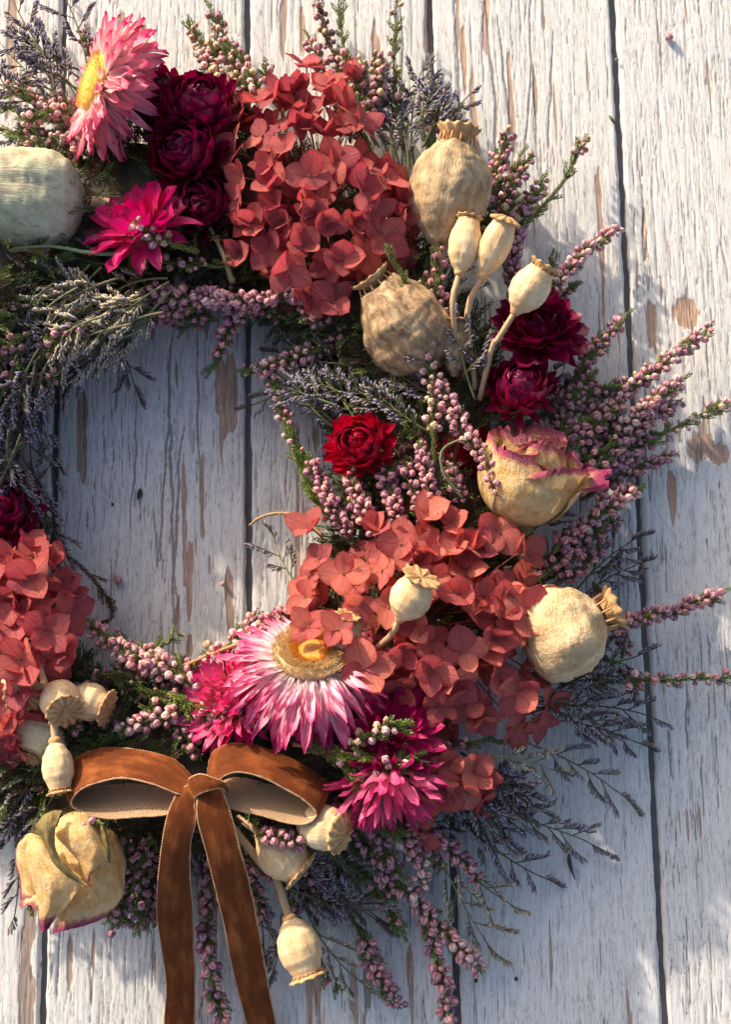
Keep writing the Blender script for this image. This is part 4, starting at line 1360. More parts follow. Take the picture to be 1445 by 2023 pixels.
bottom = [
    ((330, 1330, 150), (175, 1230, 110), 'pink heather sprig along the lower rim of the opening, nearest the left hydrangea', k0(s0=.0, s1=.95, dens=1.9, tints=(0, 2, 0), size=1.1)),
    ((360, 1330, 160), (215, 1262, 130), 'second pink heather sprig along the lower rim of the opening', k0(s0=.0, s1=.95, dens=1.9, tints=(2, 0), size=1.1, green='y')),
    ((400, 1350, 160), (280, 1275, 140), 'heather sprig with plump bells in the middle of the lower rim', k0(s0=.0, s1=1, dens=1.7, tints=(0, 0, 2), size=1.15, green='y')),
    ((300, 1290, 130), (360, 1255, 110), 'yellow green heather tip poking into the opening above the lower rim', k0(s0=.1, s1=.2, dens=.3, shoots=1, green='y')),
    ((190, 1330, 120), (390, 1420, 150), 'brown heather stem with green side shoots right of the paired small poppy heads', k0(s0=.3, s1=.9, dens=.5, shoots=3, tints=(0, 3), green='g')),
    ((360, 1400, 170), (250, 1432, 165), 'tight bunch of bright pink heather bells above the left bow loop', k0(s0=.1, s1=1, dens=2.4, tints=(0, 2), size=1.12)),
    ((330, 1370, 165), (480, 1475, 170), 'yellow green heather branch between the bow and the pink strawflowers', k0(s0=.3, s1=.9, dens=.5, shoots=5, tints=(2, 3), green='y')),
    ((330, 1395, 165), (580, 1452, 190), 'heather sprig with peach bells lying along the foot of the large strawflower', k0(s0=.25, s1=.7, dens=1.8, shoots=2, tints=(2, 2, 3), green='y')),
    ((350, 1430, 160), (390, 1500, 160), 'dark mauve heather bells just above the knot of the bow', k0(s0=.0, s1=1, dens=1.9, tints=(4, 1))),
    ((480, 1265, 130), (700, 1225, 150), 'heather sprig above the large strawflower at the inner rim', k0(s0=.0, s1=.9, dens=1.4, tints=(2, 0), green='y', size=1.05, shoots=2)),
    ((420, 1320, 130), (520, 1215, 120), 'heather sprig with pink bells standing at the inner rim left of the large strawflower', k0(s0=.0, s1=1, dens=1.7, tints=(0, 2), size=1.08, green='g')),
    ((470, 1340, 140), (400, 1290, 130), 'pink heather bells between the twig and the left magenta strawflower', k0(s0=.0, s1=1, dens=1.9, tints=(2, 0), size=1.08)),
    ((600, 1190, 140), (500, 1240, 120), 'heather sprig beneath the lowest left hydrangea petal at the inner rim', k0(s0=.1, s1=1, dens=1.7, tints=(0, 1), size=1.05, green='y')),
    ((770, 1505, 250), (590, 1455, 240), 'long brown heather twig lying over the lower magenta strawflowers', k0(s0=.05, s1=.1, dens=.2, shoots=1.5, green='y', tints=(2,))),
    ((690, 1480, 245), (800, 1425, 260), 'peach and pink heather bells lying on the right magenta strawflower', k0(s0=.0, s1=.8, dens=1.5, tints=(2, 3, 3, 2), shoots=3, green='g', size=1.05)),
    ((740, 1540, 240), (830, 1490, 240), 'green heather tip with a few bells right over the lowest magenta strawflower', k0(s0=.0, s1=.7, dens=.9, tints=(2, 0), shoots=2.5, green='g')),
    ((620, 1470, 220), (730, 1560, 235), 'drooping yellow green heather tip left of the lowest magenta strawflower', k0(s0=.3, s1=.9, dens=.4, tints=(2,), shoots=2.5, green='y')),
    ((680, 1540, 160), (790, 1665, 150), 'dark green feathery heather branch right of the poppy head beside the bow', k0(s0=.1, s1=.2, dens=.2, shoots=5, green='g')),
    ((800, 1500, 170), (1010, 1462, 130), 'heather bells in shade between the lower hydrangea florets', k0(s0=.1, s1=.6, dens=1.3, tints=(4, 0))),
    ((740, 1590, 140), (845, 1745, 90), 'bright pink heather spike right below the lowest magenta strawflower', k0(s0=.1, s1=1, dens=2.2, tints=(0, 2), size=1.12, shoots=.5)),
    ((790, 1600, 130), (950, 1745, 70), 'pink heather spike ending beside the sea lavender at the lower right', k0(s0=.1, s1=1, dens=1.9, tints=(0, 1), size=1.1, shoots=.5)),
    ((700, 1640, 110), (780, 1775, 70), 'mauve heather spike in shade left of the bright pink one', k0(s0=.2, s1=1, dens=2.2, tints=(1, 4), size=1.05)),
    ((690, 1660, 90), (955, 1925, 50), 'longest pink heather spike reaching down right over the pale board', k0(s0=.35, s1=1, dens=2.1, tints=(0, 2), size=1.15, bend=.03, shoots=1)),
    ((830, 1800, 70), (885, 2035, 40), 'heather spike bending down to the lower edge beside the wide board joint', k0(s0=.05, s1=1, dens=1.7, tints=(0, 1), size=1.15, bend=.05, shoots=.5)),
    ((660, 1700, 70), (790, 1995, 40), 'dusky heather spike hanging toward the lower edge left of the wide joint', k0(s0=.5, s1=1, dens=2.2, tints=(4, 1), size=1.12, bend=-.03)),
    ((640, 1650, 90), (800, 1860, 60), 'green heather branch with few bells above the long pink spikes', k0(s0=.5, s1=1, dens=.9, tints=(0, 4), shoots=4)),
    ((600, 1850, 70), (665, 1960, 40), 'small heather tip with two pink bells below the lowest poppy head', k0(s0=.4, s1=.9, dens=.7, tints=(0,), shoots=1)),
    ((560, 1690, 120), (520, 1655, 165), 'pink heather bells draped on the half hidden poppy head under the bow', k0(s0=.0, s1=.1, dens=.1, shoots=.2, tints=(0,))),
    ((505, 1650, 210), (606, 1668, 210), 'row of lilac heather bells draped over the poppy head beneath the right loop', k0(s0=.1, s1=1, dens=2.0, tints=(1, 0), shoots=.2, bend=.06, size=.95)),
    ((400, 1760, 90), (450, 2040, 40), 'pink heather spike hanging between the two ribbon tails', k0(s0=.25, s1=1, dens=1.7, tints=(0, 1), size=1.12, bend=-.04)),
    ((420, 1680, 100), (400, 1850, 70), 'mauve heather sprig filling the gap between the ribbon tails', k0(s0=.0, s1=1, dens=1.9, tints=(1, 4), size=1.05)),
    ((270, 1640, 110), (300, 1830, 60), 'mauve heather spike left of the left ribbon tail', k0(s0=.0, s1=1, dens=2.2, tints=(4, 1), size=1.1)),
    ((240, 1660, 90), (270, 1790, 60), 'purple heather spike right of the lower dried rose', k0(s0=.0, s1=1, dens=2.2, tints=(4, 1), size=1.1)),
    ((260, 1720, 90), (215, 1850, 50), 'dark green tipped heather sprig at the lower right petal of the dried rose', k0(s0=.3, s1=.9, dens=1.0, tints=(4, 1), shoots=1)),
    ((290, 1650, 90), (345, 1800, 50), 'heather sprig half under the left ribbon tail', k0(s0=.2, s1=1, dens=1.6, tints=(4, 0), size=1.1)),
    ((150, 1605, 240), (190, 1668, 240), 'tiny lilac heather sprig lying on top of the lower dried rose', k0(s0=.0, s1=.6, dens=1.3, tints=(1, 0), shoots=.6)),
    ((100, 1395, 150), (150, 1440, 140), 'shaded heather bells beneath the paired small poppy heads', k0(s0=.0, s1=1, dens=1.9, tints=(1, 4), size=1.05)),
    ((170, 1400, 150), (110, 1465, 145), 'heather bells around the stem of the down pointing poppy head', k0(s0=.0, s1=1, dens=1.2, tints=(4, 1))),
    ((230, 1380, 140), (180, 1440, 120), 'mauve heather bells between poppy heads and the left bow loop', k0(s0=.0, s1=1, dens=1.3, tints=(4, 1))),
    ((20, 1600, 60), (60, 1810, 30), 'thin green heather shoot at the left edge beside the lower dried rose', k0(s0=.5, s1=1, dens=.5, tints=(4,), shoots=1.5)),
    ((130, 1500, 130), (60, 1600, 110), 'dark leafy heather branch left of the left bow loop', k0(s0=.2, s1=.5, dens=.3, shoots=5, green='g')),
    ((60, 1480, 120), (20, 1600, 90), 'dark green feathery heather at the left edge above the dried rose', k0(s0=.1, s1=.2, dens=.2, shoots=5, green='g')),
    ((250, 1440, 140), (140, 1480, 130), 'green heather foliage behind the left bow loop', k0(s0=.1, s1=.2, dens=.2, shoots=6, green='g')),
]
for i, (b_, t_, lb, kw) in enumerate(top + right + inner + left + bottom):
    H_(b_, t_, lb, 'heather sprigs standing out of the wreath', seed=i, **kw)

# ------------------------------------------------------------------ sea lavender, drawn sprig by sprig
slv = [
    ((190, 215, 110), (20, -10, 60), 'dark sea lavender sprig reaching the top left corner', k0(tone=2, nsp=8, sl=80)),
    ((180, 200, 110), (120, -20, 60), 'sea lavender sprig crossing the top edge above the yellow disc', k0(tone=2, nsp=6, sl=80, bend=-.05)),
    ((180, 230, 100), (0, 85, 70), 'grey sea lavender sprig pointing upper left below the corner sprig', k0(tone=0, nsp=9, sl=70)),
    ((170, 250, 100), (-10, 160, 70), 'violet sea lavender sprig left of the pale pink strawflower', k0(tone=0, nsp=8, sl=65)),
    ((200, 280, 90), (20, 265, 60), 'flat sea lavender sprig above the green poppy head', k0(tone=2, nsp=7, sl=60)),
    ((300, 540, 120), (60, 490, 130), 'sea lavender with smooth green forking stalk under the green poppy head', k0(tone=1, nsp=3, sl=60, bend=.02)),
    ((230, 560, 140), (30, 540, 150), 'sea lavender sprig at the left edge below the forking green stalk', k0(tone=1, nsp=9, sl=60)),
    ((300, 560, 150), (80, 640, 150), 'light straw coloured sea lavender sprig drooping left of the opening', k0(tone=1, nsp=11, sl=70, bend=.06)),
    ((330, 600, 140), (150, 720, 120), 'straw tipped sea lavender sprig at the upper left rim of the opening', k0(tone=1, nsp=11, sl=70, bend=.05)),
    ((360, 590, 120), (200, 690, 100), 'bluish sea lavender sprig hanging into the upper left of the opening', k0(tone=0, nsp=10, sl=60, bend=-.04)),
    ((250, 620, 140), (120, 560, 160), 'grey green sea lavender tuft amid the straw coloured ones', k0(tone=1, nsp=9, sl=55)),
    ((200, 680, 120), (90, 790, 90), 'dark sea lavender sprig hanging at the left rim of the opening', k0(tone=2, nsp=10, sl=65)),
    ((240, 690, 90), (262, 752, 60), 'dark narrow sea lavender tip dangling over the opening', k0(tone=2, nsp=4, sl=60)),
    ((40, 780, 120), (60, 900, 90), 'sea lavender fan on a green stalk left of the opening', k0(tone=0, nsp=7, sl=55, fan=.9)),
    ((60, 760, 110), (105, 970, 60), 'green stalked sea lavender sprig hanging down along the left rim', k0(tone=0, nsp=7, sl=55)),
    ((20, 860, 110), (100, 1060, 60), 'shaded violet sea lavender sprig above the left hydrangea', k0(tone=2, nsp=9, sl=60)),
    ((60, 960, 90), (130, 1120, 50), 'very dark sea lavender sprig right of the left crimson strawflower', k0(tone=2, nsp=8, sl=50)),
    ((750, 290, 120), (690, 150, 80), 'bluish sea lavender sprig between hydrangea and the tall slim heather', k0(tone=0, nsp=8, sl=55)),
    ((770, 310, 110), (740, 160, 60), 'sea lavender sprig with blue violet tips left of the tall slim heather', k0(tone=0, nsp=7, sl=50)),
    ((820, 330, 110), (830, 150, 60), 'sea lavender sprig behind the tall slim heather shoot', k0(tone=0, nsp=9, sl=60)),
    ((850, 330, 100), (925, 190, 50), 'sea lavender sprig fanning above the big brown poppy crown', k0(tone=2, nsp=7, sl=50)),
    ((880, 320, 100), (870, 205, 60), 'pale blue sea lavender sprig right behind the big poppy crown', k0(tone=0, nsp=7, sl=50)),
    ((800, 350, 120), (770, 215, 80), 'sea lavender sprig over the right shoulder of the coral hydrangea', k0(tone=0, nsp=8, sl=55)),
    ((700, 740, 120), (500, 800, 60), 'thin dark sea lavender sprig reaching left across the joint in the opening', k0(tone=2, nsp=7, sl=55, bend=-.02)),
    ((720, 720, 130), (560, 700, 80), 'dark sea lavender sprig above the thin one at the right rim of the opening', k0(tone=2, nsp=9, sl=65)),
    ((760, 800, 140), (600, 740, 110), 'bluish sea lavender sprig left of the mottled poppy head', k0(tone=0, nsp=10, sl=60)),
    ((830, 830, 150), (690, 760, 140), 'violet sea lavender sprig above the red strawflower', k0(tone=0, nsp=10, sl=55)),
    ((860, 860, 160), (760, 790, 160), 'dark violet sea lavender tuft right of the red strawflower', k0(tone=0, nsp=9, sl=45)),
    ((900, 800, 160), (790, 740, 160), 'dark sea lavender beneath the mottled poppy head', k0(tone=2, nsp=9, sl=50)),
    ((940, 790, 190), (905, 640, 210), 'pale blue sea lavender sprig in front of the small poppy stems', k0(tone=0, nsp=6, sl=45, fan=.8)),
    ((880, 760, 190), (800, 660, 220), 'pale blue sea lavender sprig over the mottled poppy head', k0(tone=0, nsp=5, sl=45)),
    ((960, 760, 170), (940, 690, 190), 'violet sea lavender tuft between the small poppy stems', k0(tone=2, nsp=7, sl=45)),
    ((600, 1170, 110), (545, 1075, 70), 'grey sea lavender spike standing at the inner rim left of the lower hydrangea', k0(tone=0, nsp=5, sl=55)),
    ((1130, 1180, 100), (1240, 1075, 50), 'grey sea lavender sprig pointing up right over the cream poppy head', k0(tone=2, nsp=8, sl=60)),
    ((1140, 1190, 90), (1250, 1120, 45), 'second grey sea lavender sprig over the cream poppy head', k0(tone=2, nsp=8, sl=55)),
    ((1050, 1050, 150), (1110, 1020, 150), 'small dark sea lavender tuft under the upper dried rose', k0(tone=2, nsp=4, sl=35)),
    ((1080, 1380, 100), (1250, 1300, 50), 'sea lavender sprig fanning right beneath the cream poppy head', k0(tone=2, nsp=8, sl=60)),
    ((1060, 1400, 100), (1270, 1410, 45), 'dark sea lavender sprig pointing right toward the second joint', k0(tone=2, nsp=9, sl=70)),
    ((1050, 1420, 90), (1255, 1465, 40), 'sea lavender sprig with rusty brown tip right of the lower hydrangea', k0(tone=2, nsp=8, sl=60)),
    ((1010, 1460, 100), (1215, 1560, 40), 'sea lavender sprig curving down right with a bluish tip', k0(tone=0, nsp=8, sl=65, bend=.05)),
    ((940, 1490, 150), (1090, 1520, 110), 'pale straw coloured sea lavender sprig beside the lowest hydrangea florets', k0(tone=1, nsp=8, sl=60)),
    ((930, 1540, 120), (1050, 1590, 70), 'grey straw sea lavender sprig below the pale one', k0(tone=1, nsp=8, sl=55)),
    ((900, 1590, 110), (1155, 1660, 45), 'long sea lavender sprig with blue flowers reaching over the pale board', k0(tone=0, nsp=11, sl=70, bend=.03)),
    ((890, 1600, 100), (1065, 1730, 40), 'sea lavender sprig drooping from under the long blue one', k0(tone=2, nsp=8, sl=55, bend=-.04)),
    ((860, 1590, 110), (985, 1650, 80), 'thick shaded sea lavender right of the lowest magenta strawflower', k0(tone=2, nsp=10, sl=55)),
    ((850, 1640, 80), (955, 1850, 35), 'straw coloured sea lavender sprig hanging down over the wide joint', k0(tone=1, nsp=7, sl=70, bend=-.03)),
    ((860, 1650, 80), (1000, 1780, 40), 'yellowish sea lavender sprig with one long flower comb at the lower right', k0(tone=1, nsp=5, sl=75, bend=-.05)),
    ((800, 1640, 100), (930, 1620, 90), 'dense grey sea lavender behind the pink heather spikes', k0(tone=2, nsp=10, sl=50)),
    ((560, 1740, 100), (730, 1800, 60), 'bluish sea lavender sprig right of the hairy poppy stem', k0(tone=0, nsp=9, sl=60)),
    ((590, 1760, 90), (700, 1930, 45), 'pale tipped sea lavender sprig curving down right of the lowest poppy head', k0(tone=1, nsp=6, sl=75, bend=-.06)),
    ((520, 1700, 110), (640, 1745, 100), 'sea lavender with white open calyxes under the half hidden poppy head', k0(tone=1, nsp=6, sl=45)),
    ((560, 1800, 70), (545, 1900, 50), 'grey sea lavender sprig left of the lowest poppy head', k0(tone=2, nsp=6, sl=50)),
    ((480, 1700, 90), (520, 1850, 60), 'dark sea lavender behind the right ribbon tail', k0(tone=2, nsp=9, sl=50)),
    ((30, 1620, 80), (30, 1800, 40), 'sea lavender sprig with violet flowers along the left edge by the dried rose', k0(tone=0, nsp=6, sl=50)),
    ((60, 1530, 120), (-10, 1590, 90), 'shaded sea lavender at the left edge above the dried rose', k0(tone=2, nsp=9, sl=55)),
    ((330, 1620, 110), (420, 1720, 90), 'shaded sea lavender between the ribbon tails', k0(tone=2, nsp=8, sl=50)),
    ((1000, 880, 130), (1090, 740, 110), 'dark sea lavender behind the two crimson strawflowers', k0(tone=2, nsp=8, sl=50)),
]
for i, (b_, t_, lb, kw) in enumerate(slv):
    limonium(b_, t_, lb, 'sea lavender sprigs in the wreath', seed=i, **kw)

# filler sprigs, thick among the named ones; members of one bunch cannot be told apart
fill = [
    # cx, cy, rx, ry, direction (deg, photo up = 90), count, kind, label
    (1140, 850, 70, 90, 40, 12, 'h', 'mauve heather sprig buried in the thick bunch on the right limb of the wreath', (1, 4, 0)),
    (990, 400, 40, 80, 80, 7, 'h', 'heather sprig buried in the bunch right of the big brown poppy head', (4, 1, 3)),
    (470, 150, 60, 30, 110, 4, 'h', 'heather sprig buried behind the coral hydrangea at the top', (2, 3, 0)),
    (720, 190, 50, 50, 100, 6, 'h', 'heather sprig buried between the coral hydrangea and the tall slim shoot', (0, 4, 3)),
    (800, 960, 130, 70, 80, 16, 'h', 'pink heather sprig buried in the thick bunch under the red strawflower', (0, 1, 4)),
    (820, 790, 110, 60, 100, 8, 'h', 'shaded heather sprig buried above the red strawflower', (4, 1)),
    (1130, 1090, 60, 50, 30, 7, 'h', 'shaded heather sprig buried beneath the upper dried rose', (4, 1)),
    (430, 600, 130, 25, 185, 8, 'h', 'shaded heather sprig buried along the upper rim of the opening', (4, 1)),
    (300, 1340, 130, 50, 150, 12, 'h', 'heather sprig buried along the lower rim of the opening', (0, 4, 1)),
    (760, 1640, 90, 60, 300, 12, 'h', 'mauve heather sprig buried in the bunch below the magenta strawflowers', (1, 4)),
    (270, 1720, 80, 60, 280, 10, 'h', 'purple heather sprig buried between the lower rose and the ribbon', (4, 1)),
    (540, 1730, 90, 60, 300, 8, 'h', 'heather sprig buried right of the ribbon tails', (4, 1, 0)),
    (200, 1400, 120, 60, 200, 6, 'h', 'shaded heather sprig buried above the left bow loop', (4, 1)),
    (60, 720, 90, 90, 230, 8, 'h', 'shaded heather sprig buried in the left limb of the wreath', (4, 1)),
    (90, 230, 100, 60, 170, 5, 'h', 'heather sprig buried behind the green poppy head', (2, 0)),
    (100, 150, 80, 60, 140, 6, 's', 'grey sea lavender sprig buried in the fan at the top left', 2),
    (190, 620, 150, 60, 215, 26, 's', 'straw grey sea lavender sprig buried in the thick mass left of the opening', 1),
    (60, 700, 80, 110, 240, 14, 's', 'dark sea lavender sprig buried in the left limb of the wreath', 2),
    (20, 850, 70, 110, 260, 14, 's', 'dark sea lavender sprig buried above the crimson strawflower at the left edge', 2),
    (800, 240, 70, 50, 90, 7, 's', 'blue grey sea lavender sprig buried between hydrangea and big poppy head', 0),
    (720, 790, 110, 50, 150, 11, 's', 'dark violet sea lavender sprig buried above the red strawflower', 0),
    (960, 1560, 80, 50, 330, 10, 's', 'dark sea lavender sprig buried right of the magenta strawflowers', 2),
    (1130, 1350, 60, 80, 0, 6, 's', 'dark sea lavender sprig buried under the cream poppy head', 2),
    (620, 1740, 90, 60, 310, 8, 's', 'dark sea lavender sprig buried right of the hairy poppy stem', 2),
    (60, 1560, 60, 70, 250, 5, 's', 'dark sea lavender sprig buried above the lower dried rose', 2),
]
LM = [(75, 390, 'green poppy head'), (195, 165, 'pale pink strawflower'), (262, 440, 'upper magenta strawflower'), (362, 290, 'dark crimson trio'), (635, 365, 'coral hydrangea'),
      (885, 385, 'big brown poppy head'), (950, 500, 'paired small poppy heads'), (790, 645, 'mottled poppy head'), (1062, 655, 'upper crimson strawflower'), (1033, 750, 'closed crimson strawflower'),
      (707, 872, 'glowing red strawflower'), (1060, 935, 'upper dried rose'), (1115, 1255, 'cream poppy head'), (850, 1220, 'salmon hydrangea'), (614, 1300, 'furry disc strawflower'),
      (775, 1450, 'right magenta strawflower'), (768, 1560, 'shaggy pink strawflower'), (450, 1390, 'left rose pink strawflower'), (170, 1380, 'three sideways poppy heads'), (110, 1500, 'down pointing poppy head'),
      (230, 1550, 'left bow loop'), (530, 1550, 'right bow loop'), (400, 1560, 'bow knot'), (140, 1720, 'lower dried rose'), (350, 1800, 'left ribbon tail'), (460, 1780, 'right ribbon tail'),
      (560, 1680, 'bell draped poppy head'), (595, 1865, 'lowest poppy head'), (20, 1000, 'left edge crimson strawflower'), (50, 1250, 'left hydrangea'),
      (275, 680, 'upper left opening rim'), (120, 800, 'left opening rim'), (420, 640, 'upper opening rim'), (320, 1300, 'lower opening rim'), (920, 1540, 'lowest hydrangea florets'),
      (793, 60, 'tall slim heather shoot'), (1300, 760, 'bushy heather spikes'), (1222, 452, 'arching rosy sprig'), (955, 1900, 'longest pink heather spike')]
rnd = random.Random(77)
for fi, (cx, cy, rx, ry, dg, cnt, kd, lb, tn) in enumerate(fill):
    for k in range(cnt):
        a, r = rnd.uniform(0, 6.28), math.sqrt(rnd.random())
        x, y = cx + math.cos(a) * r * rx, cy + math.sin(a) * r * ry
        d = math.radians(dg + rnd.uniform(-28, 28))
        ln = rnd.uniform(90, 150)
        z = rnd.uniform(105, 150) + (50 if cx < 250 and 500 < cy < 1000 else 0)  # extra height added to left sprigs to block sun spots inside the opening
        b_, t_ = (x - math.cos(d) * ln * .5, y + math.sin(d) * ln * .5, z), (x + math.cos(d) * ln * .5, y - math.sin(d) * ln * .5, z - rnd.uniform(10, 55))
        lx, ly, ln_ = min(LM, key=lambda q: (q[0] - x) ** 2 + (q[1] - y) ** 2)
        far = math.hypot(lx - x, ly - y)
        if abs(x - lx) > abs(y - ly):
            rel = 'right of' if x > lx else 'left of'
        else:
            rel = 'below' if y > ly else 'above'
        rel = ('close ' if far < 45 else 'further ' if far > 110 else 'just ') + rel
        ang = math.degrees(math.atan2(math.sin(d), math.cos(d)))
        tip = ['right', 'up right', 'up', 'up left', 'left', 'down left', 'down', 'down right'][int(((ang + 22.5) % 360) // 45)]
        sz = 'short ' if ln < 108 else 'long ' if ln > 132 else ''
        tone_w = (('heather sprig',) if kd == 'h' else (['grey', 'straw', 'dark'][tn] + ' sea lavender sprig',))[0]
        txt = sz + tone_w + ' pointing ' + tip + ', ' + rel + ' the ' + ln_
        if kd == 'h':
            heather(b_, t_, txt, 'heather sprigs packed in the wreath', bend=rnd.uniform(-.08, .08), s0=.1, s1=1, dens=rnd.uniform(.9, 1.7), tints=tn, green=rnd.choice('gdg'), seed=500 + fi * 40 + k, shoots=1.6)
        else:
            limonium(b_, t_, txt, 'sea lavender sprigs packed in the wreath', bend=rnd.uniform(-.08, .08), nsp=7, sl=55, tone=tn, seed=500 + fi * 40 + k)

# ------------------------------------------------------------------ hydrangeas
rnd = random.Random(21)
A = [(606, 135, (0, .9, .35), 80, 1.05, -30, .2), (583, 182), (506, 203), (480, 223, (-.8, .3, .5)), (546, 190), (626, 223), (580, 250), (649, 173), (672, 205), (680, 250), (711, 246, (.8, .3, .5)),
     (611, 349, (.1, .0, 1), 10, 1.05, 14, .25), (536, 366, (-.1, .4, 1), 20, .95, 12, .5), (483, 352, (-.8, -.1, .6)), (666, 319), (716, 376, (.1, 0, 1), 30, 1.05, 12, .3),
     (765, 356, (.5, .4, .8), 15, 1, 10, .3), (800, 398, (.7, 0, .7)), (789, 430), (496, 442, (-.3, .1, 1), 50, 1.1, 12, .5), (545, 408), (619, 425, (.1, -.2, 1)), (600, 485), (676, 512, (.1, -.2, 1), 20, 1.0, 12, .45),
     (759, 472, (.3, -.3, 1), 10, 1.05, 6, .3), (530, 495, (-.2, -.3, 1)), (569, 532, (.1, -.4, 1), 40, 1.1, 20, .55), (612, 588, (0, -.5, 1), 30, 1.0, 0, .3), (661, 596, (.05, -.3, 1), 45, 1.1, 20, .12),
     (478, 500, (-.6, -.4, .8)), (789, 515, (.6, -.5, .7)), (702, 336), (640, 270), (560, 300), (740, 420), (650, 440)]
A += [(465, 300), (455, 250), (470, 400), (520, 270), (530, 330), (700, 440), (720, 500), (560, 440), (600, 400), (650, 520)]
fl = dome_florets(A, (635, 365), 205, 250, 125, 95, rnd, 42)
hydrangea('large coral red dried hydrangea head at the top of the wreath', 'hyd_a', (635, 365, 200), fl, 'hydrangea heads', petal=46, seed=3)

B = [(616, 1045, (-.5, .4, .8), 20, 1.1, 10, .6), (632, 1105, (-.5, .1, .8)), (680, 1135, (-.1, .1, 1), 20, 1.1, 14, .3), (741, 1050, (-.1, .6, .6), 40, 1, 6, .9), (793, 1076, (0, .1, 1), 10, 1.1, 14, .25),
     (847, 1020, (.1, .4, .8), 30, 1, 10, .5), (893, 1036, (.1, .5, .8)), (986, 1052, (.2, .2, 1), 5, 1.15, 20, .15), (921, 1080), (889, 1092), (861, 1145), (937, 1085), (1038, 1092, (.5, .1, .9), 30, 1, 4, .3),
     (905, 1173, (-.05, 0, 1), 10, 1.05, 18, .3), (921, 1133), (941, 1217), (994, 1193), (998, 1161), (1046, 1209, (.35, 0, 1), 60, 1.3, 16, .2), (961, 1185), (769, 1201, (-.1, .1, 1)),
     (725, 1322, (-.1, -.1, 1), 42, 1.2, 34, .22), (849, 1325, (0, -.1, 1), 15, 1.1, 24, .5), (797, 1285), (917, 1289, (0, 0, 1), 30, 1, 20, .4), (901, 1345), (965, 1289), (981, 1329),
     (1022, 1369, (.3, -.3, 1), 12, 1.15, 22, .2), (925, 1385, (.1, -.3, 1)), (873, 1393, (0, -.4, 1)), (973, 1261), (1013, 1237, (.3, 0, 1)), (853, 1269), (610, 1240, (-.2, .3, 1), 5, .95, 60, .1), (668, 1245, (.0, .3, 1), 50, .85, 50, .2),
     (612, 1140, (-.6, 0, .8)), (605, 1180, (-.6, -.1, .8)), (821, 1233), (1065, 1420, (.5, -.5, .6)), (1085, 1395, (.6, -.3, .6)), (789, 1361), (821, 1112), (757, 1128), (837, 1092), (712, 1197),
     (950, 1420, (.2, -.6, .8)), (1020, 1440, (.3, -.6, .8))]
fl = dome_florets(B, (850, 1220), 265, 235, 130, 105, rnd, 52)
hydrangea('large salmon dried hydrangea head on the lower right of the wreath', 'hyd_b', (850, 1220, 210), fl, 'hydrangea heads', petal=45, seed=4)

D = [(886, 1512, (.1, -.1, 1), 20, .95, 10, .45), (935, 1525, (.4, 0, 1), 40, 1, 4, .4), (868, 1560, (.1, -.3, 1), 5, .95, 0, .4), (838, 1600, (-.1, -.4, 1), 30, .8, 0, .3), (832, 1645, (-.1, -.6, .8), 80, .85, -20, .4), (910, 1555, (.3, -.4, .9)), (860, 1490, (0, .2, 1))]
fl = dome_florets(D, (880, 1545), 90, 110, 140, 30, rnd, 4)
hydrangea('small spray of coral hydrangea florets right of the lowest magenta strawflower', 'hyd_b', (880, 1545, 170), fl, 'hydrangea heads', petal=46, seed=5, depth=80)

C_ = [(17, 1107, (-.2, .4, .9)), (62, 1105, (.0, .4, .9), 20, 1.1, 6, .5), (58, 1145, (0, .1, 1), 60, 1.15, 20, .5), (131, 1177, (.4, .5, .7), 40, .85, 0, .3), (137, 1209, (.5, .2, .8), 10, 1.0, 6, .3), (93, 1250, (.2, 0, 1), 60, 1.15, 20, .5),
      (17, 1190, (-.1, 0, 1)), (125, 1285, (.3, -.1, 1), 10, 1.0, 14, .3), (40, 1300, (0, -.2, 1), 50, 1.2, 26, .6), (35, 1345, (0, -.3, 1), 20, 1.1, 14, .5), (10, 1392, (0, -.3, 1), 20, 1.1, 0, .3), (52, 1433, (.2, -.4, 1), 20, 1.1, -10, .3),
      (5, 1440, (0, -.4, 1)), (6, 1505, (0, -.4, 1), 30, 1.0, -30, .2), (41, 1194), (-30, 1150), (-20, 1260), (75, 1190), (30, 1240), (65, 1225), (20, 1150), (90, 1330), (70, 1390), (100, 1120), (60, 1080), (20, 1470)]
fl = dome_florets(C_, (0, 1270), 150, 230, 130, 85, rnd, 22)
hydrangea('dark coral hydrangea head cut by the left edge above the bow', 'hyd_a', (0, 1270, 200), fl, 'hydrangea heads', petal=46, seed=6)

# ------------------------------------------------------------------ strawflowers
closed = lambda m: [(5, -12, .55, .30, .9, m, .10, .0), (8, 0, .62, .26, .9, m, .20, -.05), (13, 10, .70, .27, .9, m, .26, -.12), (16, 16, .78, .27, .9, m, .46, -.22), (19, 24, .84, .26, .85, m, .58, -.36), (19, 34, .84, .25, .7, m, .64, -.50), (16, 52, .80, .23, .3, m, .62, -.62), (11, 82, .72, .21, .1, m, .55, -.66)]
dense = lambda m: [(6, -8, .40, .26, .9, m, .05, .0), (10, 12, .52, .26, .9, m, .10, .0), (16, 24, .62, .24, .8, m, .17, -.03), (20, 38, .74, .22, .7, m, .22, -.06), (24, 52, .86, .2, .55, m, .25, -.1), (24, 68, .96, .19, .35, m, .27, -.14), (20, 86, 1.02, .18, .2, m, .28, -.2)]
G_ = 'strawflowers in the wreath'
strawflower('pale pink strawflower with a bare yellow disc at the top left, turned to the left', (192, 165, 190), (-.82, .14, .54), 110,
            [(26, 74, .62, .07, -.2, 'palepink', .34, 0), (40, 84, .80, .085, -.15, 'palepink', .35, -.02), (44, 96, .95, .09, -.2, 'palepink', .35, -.05), (40, 110, 1.02, .095, -.25, 'palepink', .33, -.1), (30, 124, 1.0, .10, -.3, 'palepink', .3, -.15)],
            G_, disc=('plain', .49, .2), seed=1)
